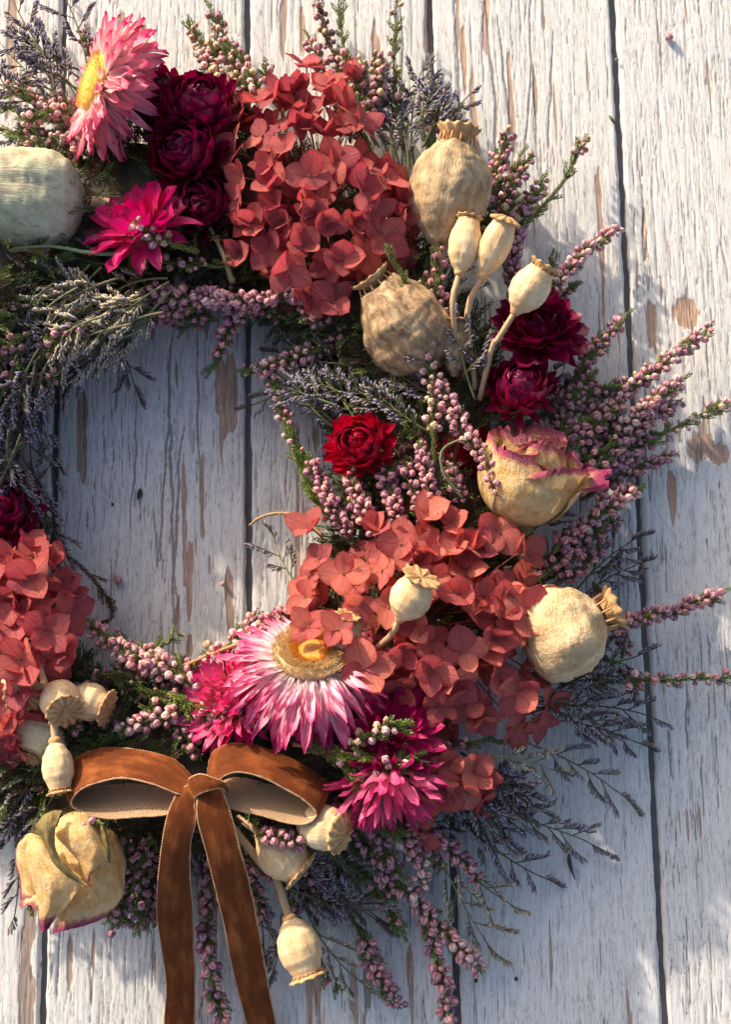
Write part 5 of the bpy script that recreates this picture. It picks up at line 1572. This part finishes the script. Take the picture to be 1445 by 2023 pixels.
strawflower('large magenta and white strawflower with a furry tan disc below the opening', (614, 1294, 215), (.06, .68, .68), 110,
            [(56, 84, .66, .045, -.1, 'pinkwhite', .42, .0), (64, 94, .82, .05, -.15, 'pinkwhite', .43, -.03), (64, 104, .98, .055, -.25, 'pinkwhite', .43, -.06), (56, 116, 1.10, .065, -.3, 'pinkwhite', .42, -.1), (50, 128, 1.16, .075, -.3, 'magenta', .38, -.15), (40, 140, 1.1, .085, -.2, 'magenta', .3, -.2)],
            G_, disc=('fuzzy', .59, .17), seed=2)
strawflower('dark crimson strawflower below the coral hydrangea edge, lowest of the dark trio', (400, 400, 160), (-.1, -.25, .9), 68, closed('crimson'), G_, seed=3)
strawflower('deep crimson strawflower in the centre of the dark trio at the top left', (362, 290, 195), (-.15, -.05, 1), 74, closed('crimson'), G_, seed=4)
strawflower('dark crimson strawflower behind the other two, highest of the dark trio', (395, 205, 175), (.15, .35, .9), 82, closed('crimson'), G_, seed=5)
strawflower('shadowed crimson strawflower tucked behind the pale pink one', (320, 190, 120), (-.2, .3, .9), 66, closed('crimson'), G_, seed=14)
strawflower('magenta strawflower with broad open petals right of the green poppy head', (275, 450, 180), (-.30, .45, .8), 90,
            [(6, 12, .45, .22, .8, 'magenta', .08, 0), (8, 30, .62, .22, .5, 'magenta', .14, 0), (10, 48, .82, .21, .25, 'magenta', .2, -.05), (12, 66, .98, .2, .1, 'magenta', .22, -.1), (12, 84, 1.05, .18, .0, 'magenta', .24, -.15)], G_, seed=6)
strawflower('wide crimson strawflower with raised rim of dense petals behind the round small poppy head', (1062, 655, 165), (.1, .45, .8), 80, dense('crimson'), G_, seed=7)
strawflower('closed crimson strawflower with copper lower petals above the upper dried rose', (1030, 758, 185), (-.05, .45, .85), 62, closed('crimson'), G_, seed=8)
strawflower('glowing red strawflower in the middle of the right limb, facing the opening', (707, 875, 185), (-.25, .1, .95), 58, closed('scarlet'), G_, seed=9)
strawflower('dark red strawflower hidden behind heather bells right of the glowing red one', (918, 880, 135), (.1, .1, 1), 50, closed('scarlet'), G_, seed=10)
strawflower('dark crimson strawflower cut by the left edge beside the opening', (-12, 1000, 160), (.1, .1, 1), 72, closed('crimson'), G_, seed=11)
strawflower('rose pink strawflower of many fine curled petals left of the large furry disc one', (452, 1385, 165), (-.45, .25, .85), 88,
            [(14, 20, .5, .10, .8, 'rosepink', .1, 0), (22, 36, .66, .10, .6, 'rosepink', .16, 0), (28, 52, .8, .10, .4, 'rosepink', .2, -.04), (30, 68, .92, .10, .2, 'rosepink', .22, -.08), (28, 86, 1.0, .10, .1, 'magenta', .24, -.12)], G_, seed=12)
strawflower('magenta strawflower with long petals right of the large furry disc one', (775, 1448, 195), (.25, .35, .85), 88,
            [(12, 22, .6, .10, .4, 'magenta', .1, 0), (20, 40, .75, .11, .3, 'magenta', .15, 0), (24, 56, .9, .12, .1, 'magenta', .2, -.05), (24, 74, 1.0, .12, .0, 'magenta', .22, -.1), (16, 92, 1.05, .11, -.1, 'magenta', .24, -.15)], G_, seed=13)
strawflower('shaggy rose pink strawflower hanging down, lowest of the magenta group', (766, 1528, 190), (.06, -.93, .34), 92,
            [(22, 12, .95, .06, .0, 'palepink', .12, 0), (28, 26, 1.05, .07, .0, 'rosepink', .2, 0), (30, 42, 1.08, .075, -.1, 'rosepink', .28, -.04), (24, 58, 1.0, .085, -.2, 'rosepink', .3, -.08), (14, 74, .85, .09, -.1, 'magenta', .3, -.1)], G_, seed=15)

# ------------------------------------------------------------------ poppy heads
bigp = [(0, 0.16), (0.05, 0.19), (0.12, 0.42), (0.25, 0.74), (0.42, 0.96), (0.58, 1.0), (0.74, 0.95), (0.86, 0.80), (0.94, 0.58), (1.0, 0.46)]
sml = [(0, 0.26), (0.05, 0.34), (0.16, 0.62), (0.34, 0.90), (0.54, 1.0), (0.72, 0.95), (0.88, 0.76), (1.0, 0.64)]
GP = 'poppy seed heads in the wreath'
poppy('large grey green poppy seed head cut by the left edge', (168, 402, 150), (-1, .02, .18), 96, 200, ('pop_green', 'crown'), 60, GP, 1, ribs=9, wrinkle=.025, dent=.08,
      prof=[(0, .16), (.03, .36), (.08, .60), (.17, .83), (.32, .97), (.5, 1.0), (.75, .95), (.9, .7), (1, .5)], stem_to=(300, 440, 120), stem_r=14, neck=False)
poppy('large brown upright poppy seed head with a scalloped crown at the upper right', (868, 498, 165), (.16, .97, .25), 77, 200, ('pop_big', 'crown'), 40, GP, 2, ribs=7, wrinkle=.04, dent=.12,
      stem_to=(856, 600, 100), stem_r=13, prof=bigp, flute=12, crown_up=.7, neck=False)
poppy('mottled brown poppy seed head lying tilted above the red strawflower', (862, 728, 140), (-.58, .72, .32), 84, 190, ('pop_brown', 'crown'), 38, GP, 3, ribs=9, wrinkle=.03, dent=.12,
      prof=[(0, .3), (.06, .5), (.18, .8), (.4, 1), (.62, .98), (.8, .8), (.92, .58), (1, .46)], flute=12, crown_up=.5)
poppy('wrinkled cream poppy seed head with its torn crown pointing right', (1035, 1285, 150), (.90, .42, .12), 90, 152, ('pop_pale', 'crown'), 42, GP, 4, ribs=5, wrinkle=.035, dent=.20,
      prof=[(0, .3), (.04, .62), (.14, .88), (.36, 1.0), (.6, .97), (.8, .80), (.93, .5), (1, .34)], flute=11, crown_up=.55, crown_h=6, crownc=.8)
c_ = ('pop_small', 'crown')
poppy('left one of the paired small cream poppy heads on upright stems', (908, 540, 235), (.18, .97, .1), 30, 100, c_, 24, GP, 5, stem_to=(918, 745, 150), stem_r=5.5, prof=sml, crown_up=.1, wrinkle=.014, ribs=8)
poppy('right one of the paired small cream poppy heads, its pleated crown tilted to us', (955, 545, 232), (.36, .85, .42), 29, 108, c_, 28, GP, 6, stem_to=(940, 770, 150), stem_r=6, prof=sml, crown_up=-.3, wrinkle=.014, ribs=8)
poppy('round small poppy head with ragged crown on a bent stem before the crimson strawflower', (1018, 617, 240), (.52, .78, .35), 36, 88, c_, 28, GP, 7, stem_to=(948, 790, 160), stem_via=(975, 680, 215), stem_r=5.5, ribs=10, prof=sml, crown_up=.3, wrinkle=.012)
poppy('small poppy head half hidden by pale blue sea lavender beside the mottled one', (898, 745, 170), (.0, .98, .2), 27, 105, ('pop_brown', 'crown'), 24, GP, 8, prof=sml, crown_up=-.1, wrinkle=.02)
poppy('small cream poppy head standing out of the middle of the salmon hydrangea', (790, 1222, 262), (.42, .78, .5), 36, 82, c_, 34, GP, 9, stem_to=(735, 1290, 190), stem_r=6, prof=sml, crown_up=.1, wrinkle=.01)
poppy('shrivelled small poppy head behind the furry disc under a hydrangea floret', (672, 1285, 205), (.2, .8, .45), 32, 62, ('pop_big', 'crown'), 22, GP, 10, prof=sml, crown_up=.3, wrinkle=.06, dent=.2)
poppy('small poppy head with its fluted disc turned to us under the left hydrangea', (45, 1330, 165), (.30, -.55, .72), 40, 62, c_, 37, GP, 11, prof=sml, crown_up=.05, wrinkle=.01, flute=12)
poppy('middle small poppy head below the left hydrangea with its fluted disc turned down right', (108, 1358, 180), (.42, -.5, .65), 36, 70, c_, 33, GP, 12, prof=sml, crown_up=.0, wrinkle=.01, flute=13, stem_to=(60, 1240, 150), stem_r=8)
poppy('small poppy head lying sideways, rightmost of the three below the left hydrangea', (135, 1372, 170), (.93, -.3, .15), 34, 74, c_, 33, GP, 13, prof=sml, crown_up=.0, wrinkle=.01, flute=13)
poppy('small poppy head hanging head down left of the left bow loop', (108, 1462, 225), (.18, -.95, .12), 27, 84, c_, 24, GP, 14, stem_to=(60, 1270, 200), stem_r=6.5, prof=sml, crown_up=.15, wrinkle=.014, ribs=8)
poppy('small poppy head under the tip of the right bow loop, fluted disc facing right', (588, 1618, 175), (.82, -.18, .5), 39, 96, c_, 37, GP, 15, prof=sml, crown_up=-.25, wrinkle=.01, flute=13)
poppy('broad small poppy head under the right bow loop, draped with lilac bells', (512, 1648, 165), (.72, -.6, .05), 42, 96, c_, 38, GP, 16, prof=sml, crown_up=-.1, wrinkle=.014, ribs=9, stem_to=(470, 1615, 150), stem_r=6, flute=13)
poppy('lowest small poppy head hanging on a long hairy stem right of the ribbon tails', (571, 1812, 150), (.34, -.92, .12), 38, 98, c_, 34, GP, 17, stem_to=(440, 1610, 170), stem_via=(520, 1710, 165), stem_r=7.5, ribs=9, prof=sml, crown_up=.1, wrinkle=.01)
poppy('pale green poppy seed head mostly hidden under the left hydrangea', (95, 1420, 120), (-.2, -.7, .5), 55, 80, ('pop_green', 'crown'), 20, GP, 18, wrinkle=.02, dent=.1)
poppy('pale green poppy seed head peeping out between upper dried rose and salmon hydrangea', (1042, 1125, 90), (.2, .8, .5), 30, 60, ('pop_green', 'crown'), 18, GP, 19, wrinkle=.02, dent=.1)


# ------------------------------------------------------------------ dried roses
def rose(label, base, axis, R, H, petals, seed, rot=0.0, sepals=()):
    rnd = random.Random(seed)
    p = at(*base)
    F = frame(axis, up=(0, 0, 1), rot=rot)
    T = Thing('dried_rose', label, 'rose', p, 'dried roses')

    def prof(t):
        return 0.16 + 0.84 * math.sin(math.pi * min(1, 0.06 + t * 0.60)) ** 0.8 if t < 0.75 else None

    for pi, (ac, aw, rs_, h1, fl, curlr, ed) in enumerate(petals):
        nt_, ns_ = 22, 22
        vs, cs, uvs, fs = [], [], [], []
        so = seed * 3.1 + pi * 1.7
        ac, aw = math.radians(ac), math.radians(aw)
        for i in range(nt_ + 1):
            t = i / nt_
            wp = (0.25 + 0.75 * math.sin(math.pi * min(1, .04 + .62 * t)) ** .7) * (1 - max(0, (t - .8) / .2) ** 2 * .38)
            for j in range(ns_ + 1):
                s = j / ns_ * 2 - 1
                az = ac + s * aw * wp
                n1 = mn.noise(Vector((s * 1.3 + so, t * 1.6, 0)))
                n2 = mn.noise(Vector((s * 4 + so, t * 3, 3)))
                n3 = mn.noise(Vector((s * 9 + so, t * 10, 7)))
                body = math.sin(math.pi * (0.05 + 0.62 * t ** 0.65))
                r = rs_ * R * body + fl * R * max(0, t - .35) ** 2 * (1 + .5 * n1)
                r += R * (0.17 * n1 + 0.07 * n2 + 0.018 * n3) * (0.3 + t)
                hh = H * h1 * (t - 0.12 * s * s * t) + H * .05 * n2 * t + (H * .045 * mn.noise(Vector((s * 11 + so, 4, 1))) if t > .86 else 0)
                if t > .72:
                    q = (t - .72) / .28
                    r += curlr * R * q * q * (1 + n1 * 1.5)
                    hh -= abs(curlr) * H * .28 * q * q
                x, y = math.cos(az) * r, math.sin(az) * r
                vs.append(p + F @ Vector((x, y, hh)))
                e = max(t ** 4.5 * 1.0, (abs(s) ** 6) * t ** 1.5) * ed + 0.18 * n2 * t + .06 * n3 - .12
                cs.append((max(0, e), max(0, 0.6 - t * 2.4), 0))
                uvs.append((t, j / ns_))
        for i in range(nt_):
            for j in range(ns_):
                a = i * (ns_ + 1) + j
                fs.append((a, a + ns_ + 1, a + ns_ + 2, a + 1))
        mb = MB()
        mb.add(vs, fs, cs, uvs)
        T.mesh('petal', mb, M['rose'])
    mb = MB()
    tube(mb, [p - F.col[2] * 26, p - F.col[2] * 8, p + F.col[2] * H * .06, p + F.col[2] * H * .16], R * .16, R * .3, 12, (0.18, 0.19, 0.07), rf=lambda u: [.6, 1.3, 1.1, .6][int(u * 3.01)])
    T.mesh('calyx', mb, M['stem'])
    for (pts, wd, c) in sepals:
        q = cat([at(*a) for a in pts], 16)
        tg = tangents(q)
        vs, cs, fs = [], [], []
        for i, (a, t) in enumerate(zip(q, tg)):
            u = i / 15
            sd_ = t.cross(Vector((0, 0, 1))).normalized()
            ww = wd * (1 - u) ** .7 * (0.5 + .5 * min(1, u * 4))
            for j in range(5):
                v = j / 2 - 1
                vs.append(a + sd_ * ww * v + Vector((0, 0, -abs(v) ** 2 * ww * .35 + 2 * mn.noise(a * .05 + Vector((j, 0, 0))))))
                cs.append(mixc(c, (0.45, 0.34, 0.16), u * .8 + .2 * abs(v)))
        for i in range(15):
            for j in range(4):
                a = i * 5 + j
                fs.append((a, a + 5, a + 6, a + 1))
        mb = MB()
        mb.add(vs, fs, cs)
        T.mesh('sepal', mb, M['leaf'])
    return T


# azimuth (deg), half width, radius, height, flare, rim curl, edge colour
inner_p = [(200, 120, .20, .92, .0, -.03, 1.0), (20, 120, .28, .95, .02, .03, 1.0), (120, 110, .36, .96, .05, .06, 1.0), (250, 100, .44, .98, .06, .08, 1.1), (0, 95, .50, .97, .1, .12, 1.0), (140, 90, .56, .95, .1, .12, .9)]
rose('dried yellow rose with magenta rims, opening upward, on the right limb', (1030, 1035, 150), (.12, .90, .42), 92, 185,
     inner_p + [(100, 70, .72, .94, .05, .10, 1.0), (285, 80, .80, .93, .05, .05, 1.0), (215, 62, .86, .84, .05, .10, 1.1), (350, 60, .96, .90, .02, .03, 1.0), (128, 56, .90, .76, .22, .12, 1.2), (182, 44, .96, .70, .45, .20, 1.4), (52, 72, 1.0, .82, -.04, .03, 1.15)], 8, rot=0)
R2 = rose('dried yellow rose with ragged pink rims hanging head down under the bow at lower left', (150, 1640, 150), (-.10, -.93, .28), 76, 150, inner_p, 9)


def patch(T, name, rows, mat, edge=(0, 0, 0, 0), seed=0, amp=2.5, colf=None, nu=26, nv=22):
    """petal drawn by its own control net (photo x, y, height); edge: how far pink creeps in from top, bottom, first and last side"""
    R_ = [cat([at(*q) for q in r], nv + 1) for r in rows]
    cols = [cat([r[j] for r in R_], nu + 1) for j in range(nv + 1)]
    vs, cs, uvs, fs = [], [], [], []
    for i in range(nu + 1):
        for j in range(nv + 1):
            u, v = i / nu, j / nv
            p = cols[j][i]
            n1 = mn.noise(p * .03 + Vector((seed * 9, 0, 0)))
            n2 = mn.noise(p * .09 + Vector((0, seed * 9, 0)))
            rim = max(0, 1 - min(u, 1 - u, v, 1 - v) * 7)
            vs.append(p + Vector((n2 * rim * 2.5, n1 * rim * 4, (n1 * 2.2 + n2) * amp * (1 + rim))))
            e = max(edge[0] * (1 - u) ** 6, edge[1] * u ** 5, edge[2] * (1 - v) ** 7, edge[3] * v ** 7) + .2 * n2 - .05
            cs.append(colf(u, v) if colf else (max(0, e), 0, 0))
            uvs.append((u, v))
    for i in range(nu):
        for j in range(nv):
            a = i * (nv + 1) + j
            fs.append((a, a + 1, a + nv + 2, a + nv + 1))
    mb = MB()
    mb.add(vs, fs, cs, uvs)
    return T.mesh(name, mb, mat)


def Z(rows, zs):
    return [[(x, y, z0 + b) for (x, y), b in zip(r, bs)] for r, (z0, bs) in zip(rows, zs)]


b4, b3 = (-14, 2, 4, -16), (-16, 4, -2)
patch(R2, 'petal', Z([[(212, 1640), (222, 1642), (232, 1652)], [(216, 1690), (236, 1692), (248, 1702)], [(222, 1735), (240, 1742), (245, 1756)], [(228, 1762), (236, 1770), (240, 1776)]],
                     [(165, b3), (178, b3), (175, b3), (165, b3)]), M['rose'], (0, .5, 0, .8), 1)
patch(R2, 'petal', Z([[(100, 1640), (140, 1620), (182, 1624), (216, 1650)], [(98, 1690), (145, 1682), (196, 1682), (230, 1702)], [(115, 1745), (155, 1742), (202, 1738), (236, 1742)], [(122, 1785), (165, 1782), (206, 1776), (241, 1766)],
                      [(110, 1818), (150, 1814), (190, 1802), (233, 1786)], [(104, 1846), (136, 1836), (170, 1828), (206, 1812)]],
                     [(205, b4), (228, (-20, 2, 4, -34)), (238, (-20, 2, 4, -38)), (232, (-14, 2, 2, -36)), (215, (-10, 4, 0, -30)), (205, (-6, 8, -2, -22))]), M['rose'], (0, 1.1, 0, .2), 2)
patch(R2, 'petal', Z([[(55, 1650), (60, 1646), (70, 1650)], [(31, 1670), (46, 1666), (74, 1678)], [(27, 1702), (48, 1700), (84, 1708)], [(36, 1736), (58, 1738), (94, 1745)], [(39, 1778), (62, 1786), (98, 1794)]],
                     [(215, (-20, 0, 6)), (215, (-34, 0, 10)), (215, (-38, 0, 14)), (212, (-34, 0, 14)), (205, (-24, 0, 8))]), M['rose'], (0, .9, 1.2, 0), 3)
patch(R2, 'petal', Z([[(130, 1768), (155, 1756), (178, 1754), (196, 1762)], [(146, 1784), (164, 1776), (180, 1778), (194, 1786)], [(160, 1798), (172, 1796), (182, 1797), (188, 1799)]],
                     [(240, (-8, 4, 4, -8)), (250, (-8, 4, 4, -8)), (246, (-4, 2, 2, -4))]), M['rose'], (0, .4, 0, 0), 4)
patch(R2, 'petal', Z([[(56, 1652), (66, 1642), (80, 1640), (92, 1648)], [(51, 1688), (70, 1680), (88, 1678), (102, 1688)], [(60, 1722), (84, 1714), (110, 1712), (134, 1724)], [(68, 1758), (94, 1752), (126, 1746), (160, 1747)],
                      [(76, 1790), (94, 1790), (114, 1788), (136, 1784)], [(78, 1814), (88, 1815), (99, 1815), (112, 1810)], [(80, 1840), (85, 1841), (90, 1839), (97, 1832)]],
                     [(240, (-10, 6, 6, 0)), (262, (-26, 4, 6, -4)), (274, (-32, 2, 6, -2)), (272, (-30, 2, 6, 0)), (258, (-22, 6, 2, 6)), (244, (-14, 10, 0, 10)), (232, (-8, 12, 0, 12))]), M['rose'], (0, 1.4, .3, .1), 5)
patch(R2, 'petal', Z([[(118, 1614), (145, 1602), (172, 1606), (194, 1624)], [(110, 1650), (145, 1642), (177, 1646), (204, 1664)], [(130, 1674), (160, 1674), (187, 1678), (210, 1690)], [(156, 1706), (172, 1708), (188, 1703), (203, 1700)], [(171, 1744), (174, 1745), (178, 1740), (184, 1724)]],
                     [(238, (-10, 4, 4, -14)), (262, (-14, 4, 4, -16)), (270, (-10, 4, 6, -10)), (266, (-4, 6, 6, -4)), (256, (0, 4, 4, 0))]), M['rose'], (0, .9, 0, .25), 6)
SG = lambda u, v: (0.25 * abs(v - .5) + .2 * u, 1.0 - .25 * v, 0)
patch(R2, 'sepal', Z([[(60, 1646), (72, 1626), (96, 1604), (124, 1602)], [(84, 1656), (86, 1644), (98, 1636), (110, 1632)], [(93, 1682), (95, 1677), (100, 1670), (106, 1664)], [(103, 1704), (106, 1701), (111, 1696), (116, 1690)],
                      [(129, 1730), (132, 1728), (136, 1724), (139, 1720)], [(168, 1751), (170, 1750), (172, 1748), (173, 1747)]],
                     [(262, (-10, 4, 4, -6)), (282, (-8, 6, 2, -8)), (288, (-8, 6, 4, -6)), (288, (-4, 4, 4, -4)), (286, (-2, 3, 3, -2)), (276, (0, 2, 2, 0))]), M['rose'], seed=7, amp=3.0, colf=SG)
patch(R2, 'sepal', Z([[(180, 1612), (190, 1612), (200, 1618)], [(196, 1645), (204, 1643), (211, 1648)], [(208, 1680), (213, 1679), (218, 1684)], [(214, 1704), (216, 1704), (219, 1704)]],
                     [(236, (-4, 4, -4)), (252, (-4, 4, -4)), (252, (-2, 3, -2)), (246, (0, 1, 0))]), M['rose'], seed=8, amp=2.5, colf=SG)


# ------------------------------------------------------------------ velvet bow
bow = Thing('velvet_bow', 'tawny brown velvet ribbon bow with two loops and two long hanging tails', 'bow', at(400, 1545, 200))


def ribbon(name, ea, eb, n=70, flip=False, th=2.2, trim=1.8):
    """ea, eb: matching lists of photo points (x, y, height) along both edges of the ribbon"""
    A_ = cat([at(*q) for q in ea], n)
    B_ = cat([at(*q) for q in eb], n)
    m = 9
    front, back_ = [], []
    uvs = []
    acc = 0
    for i in range(n):
        t = (A_[min(i + 1, n - 1)] - A_[max(i - 1, 0)]) + (B_[min(i + 1, n - 1)] - B_[max(i - 1, 0)])
        nr = t.cross(B_[i] - A_[i]).normalized() * (-1 if flip else 1)
        for j in range(m):
            v = j / (m - 1)
            q = A_[i].lerp(B_[i], v)
            q = q + nr * (2.0 * math.sin(math.pi * v) + 1.6 * mn.noise(q * .018))
            front.append(q + nr * th)
            back_.append(q - nr * th * .4)
            uvs.append((i / (n - 1), v))
    fs = []
    for i in range(n - 1):
        for j in range(m - 1):
            a = i * m + j
            fs.append((a, a + m, a + m + 1, a + 1))
    ff = [f[::-1] for f in fs] if not flip else fs
    fb = fs if not flip else [f[::-1] for f in fs]
    mb = MB()
    mb.add(front, ff, (1, 1, 1), uvs, 0)
    mb.add(back_, fb, (1, 1, 1), uvs, 1)
    ob = bow.mesh(name, mb, [M['velvet'], M['weave']])
    for E_ in (A_, B_):
        dense_ = []
        for i in range(n - 1):
            dense_ += [E_[i].lerp(E_[i + 1], k / 5) for k in range(5)]
        mb = MB()
        tube(mb, dense_, trim, trim, 6, (0.60, 0.36, 0.20), rf=lambda u: 1 + .3 * math.sin(u * len(dense_) * 1.9) + .5 * mn.noise(Vector((u * 40, 0, 0))), cf=lambda u, a: mixc((0.62, 0.40, 0.24), (0.38, 0.20, 0.10), .5 + .5 * math.sin(u * len(dense_) * 1.9)))
        bow.mesh('edge_trim', mb, M['trim'], parent=ob)
    return ob


ribbon('loop', [(392, 1548, 225), (360, 1515, 215), (334, 1497, 208), (265, 1481, 200), (197, 1480, 195), (145, 1502, 192), (126, 1536, 190), (150, 1556, 188), (215, 1552, 186), (265, 1549, 186), (316, 1558, 190), (372, 1572, 200)],
       [(388, 1574, 240), (352, 1568, 250), (302, 1549, 252), (243, 1537, 250), (192, 1546, 248), (156, 1562, 246), (140, 1588, 244), (165, 1606, 240), (211, 1617, 236), (265, 1614, 234), (329, 1609, 234), (378, 1592, 234)])
ribbon('loop', [(408, 1548, 225), (413, 1512, 222), (424, 1484, 218), (460, 1470, 212), (508, 1475, 206), (561, 1493, 202), (615, 1522, 198), (648, 1556, 195), (636, 1578, 192), (590, 1568, 190), (535, 1552, 190), (473, 1537, 194), (425, 1550, 205)],
       [(414, 1565, 242), (429, 1545, 252), (446, 1531, 256), (473, 1525, 256), (517, 1535, 254), (561, 1557, 250), (600, 1580, 248), (626, 1608, 244), (606, 1627, 240), (570, 1626, 236), (517, 1611, 234), (455, 1596, 234), (420, 1572, 236)], flip=True)
ribbon('tail', [(372, 1552, 240), (352, 1566, 246), (334, 1604, 246), (322, 1659, 228), (313, 1737, 190), (311, 1805, 140), (320, 1874, 90), (329, 1942, 55), (325, 2023, 30), (322, 2110, 18)],
       [(392, 1560, 246), (384, 1582, 250), (386, 1623, 248), (376, 1664, 230), (375, 1732, 192), (380, 1796, 142), (382, 1874, 92), (384, 1942, 57), (384, 2023, 32), (384, 2110, 20)])
ribbon('tail', [(398, 1552, 248), (391, 1576, 254), (391, 1618, 254), (407, 1677, 238), (425, 1750, 205), (444, 1828, 160), (457, 1897, 110), (471, 1956, 70), (489, 2023, 38), (512, 2110, 18)],
       [(426, 1545, 248), (438, 1562, 254), (457, 1613, 254), (475, 1682, 238), (491, 1741, 205), (507, 1819, 160), (519, 1887, 110), (530, 1951, 70), (545, 2023, 38), (566, 2110, 18)])
ribbon('knot', [(376, 1560, 236), (374, 1540, 254), (396, 1530, 266), (420, 1537, 268), (440, 1545, 262), (448, 1552, 246)],
       [(384, 1590, 236), (386, 1574, 256), (398, 1566, 270), (416, 1560, 272), (436, 1556, 266), (446, 1566, 246)], n=40, flip=True)

# ------------------------------------------------------------------ loose bits on the boards and twigs
def bit(name, label, cat_, pts, r, c, rf=None, mat='leaf'):
    q = cat([at(*p) for p in pts], 10)
    T_ = bpy.data.objects
    mb = MB()
    tube(mb, q, r, r * .6, 7, c, rf=rf or (lambda u: .25 + math.sin(math.pi * min(1, u + .05))))
    ob = bpy.data.objects.new(name, mb.mesh(name, M[mat], q[0]))
    ob.location = q[0] * P
    col.objects.link(ob)
    ob['label'] = label
    ob['category'] = cat_


bit('fallen_leaf', 'small dark green leaf lying alone in the middle of the ring opening', 'leaf', [(277, 966, 4), (275, 977, 5), (271, 989, 4)], 5, (0.05, 0.07, 0.03))
bit('fallen_leaf', 'slim green needle leaf lying left of the right hand board joint', 'leaf', [(1204, 228, 4), (1211, 237, 6), (1219, 248, 3)], 3, (0.08, 0.11, 0.04))
bit('fallen_leaf', 'dark curved sliver of leaf lying on the smooth pale board at lower right', 'leaf', [(1125, 1686, 4), (1127, 1708, 7), (1137, 1738, 4)], 4, (0.10, 0.08, 0.06))
bit('fallen_seed', 'black speck of seed left of the dark green leaf in the opening', 'seed', [(221, 993, 3), (222, 997, 4), (223, 1001, 3)], 2.5, (0.04, 0.03, 0.03))
bit('fallen_seed', 'round dark seed lying low on the pale board below the sea lavender', 'seed', [(1017, 1933, 3), (1021, 1934, 5), (1025, 1934, 3)], 4, (0.07, 0.05, 0.04))
bit('fallen_seed', 'small brown seed beside the tip of the longest lower heather spike', 'seed', [(940, 1932, 3), (941, 1938, 5), (943, 1942, 3)], 3.5, (0.09, 0.06, 0.04))
bit('fallen_seed', 'brown seed on the board above the wide lower joint', 'seed', [(820, 1794, 3), (825, 1797, 5), (829, 1800, 3)], 4, (0.08, 0.06, 0.04))
bit('fallen_seed', 'tiny seed lying in the right hand board joint near the top', 'seed', [(1216, 117, 3), (1220, 118, 5), (1224, 118, 3)], 3.5, (0.20, 0.20, 0.16))


def loose_bell(x, y, tint, label, s=8.5):
    p = at(x, y, 6)
    o = bpy.data.objects.new('fallen_bell', BELLS[tint][1])
    o.matrix_basis = Matrix.Identity(4)
    m = M4(frame((.4, -.6, .5)), p, s)
    m.translation = m.translation * P
    o.matrix_basis = m
    col.objects.link(o)
    o['label'] = label
    o['category'] = 'flower bell'


loose_bell(229, 1141, 4, 'single brown heather bell fallen on the boards inside the ring')
loose_bell(1318, 70, 2, 'single pale heather bell fallen on the far right board near the top')
loose_bell(407, 1268, 3, 'tan heather bell fallen at the lower rim of the ring opening', 9)
loose_bell(438, 1150, 2, 'tiny pale bell lying on the board left of the joint inside the ring', 5)


def twig(label, pts, r, c):
    q = cat([at(*p) for p in pts], 26)
    T_ = Thing('bare_twig', label, 'twig', q[0])
    mb = MB()
    tube(mb, q, r, r * .6, 7, c, jit=.35)
    T_.mesh('stem', mb, M['stem'])
    mb = MB()
    rnd_ = random.Random(int(pts[0][0]))
    for k in range(5):
        i = rnd_.randrange(2, 23)
        d = Vector((rnd_.uniform(-1, 1), rnd_.uniform(-1, 1), .3)).normalized()
        tube(mb, [q[i], q[i] + d * 5, q[i] + d * 9], r * .5, r * .25, 5, c)
    T_.mesh('bud', mb, M['stem'])


twig('bare brown twig end curving into the ring opening over the joint', [(640, 1060, 90), (595, 1022, 85), (550, 1014, 80), (515, 1022, 70), (493, 1038, 60)], 4.2, (0.42, 0.27, 0.13))
twig('bare brown twig along the lower rim of the opening', [(350, 1322, 120), (400, 1300, 140), (450, 1280, 150), (500, 1262, 150)], 5, (0.42, 0.22, 0.10))
twig('smooth green stalk crossing under the green poppy head', [(240, 502, 190), (180, 500, 192), (100, 487, 190), (20, 492, 180)], 4, (0.20, 0.27, 0.12))
twig('yellowish stalk at the left edge under the green poppy head', [(90, 500, 150), (40, 492, 150), (-20, 510, 140)], 8, (0.50, 0.34, 0.13))
twig('reddish brown twig lying across the two lowest magenta strawflowers', [(580, 1470, 215), (640, 1480, 240), (700, 1492, 248), (760, 1510, 245)], 4, (0.50, 0.25, 0.13))
twig('curled dry grey green leaf stalk left of the upper dried rose', [(915, 985, 190), (880, 940, 205), (872, 895, 215), (900, 872, 218), (925, 870, 212)], 3, (0.17, 0.18, 0.09))
twig('upright olive stalk rising between coral hydrangea and crimson strawflowers', [(460, 560, 140), (440, 500, 150), (415, 450, 150)], 6, (0.26, 0.24, 0.12))
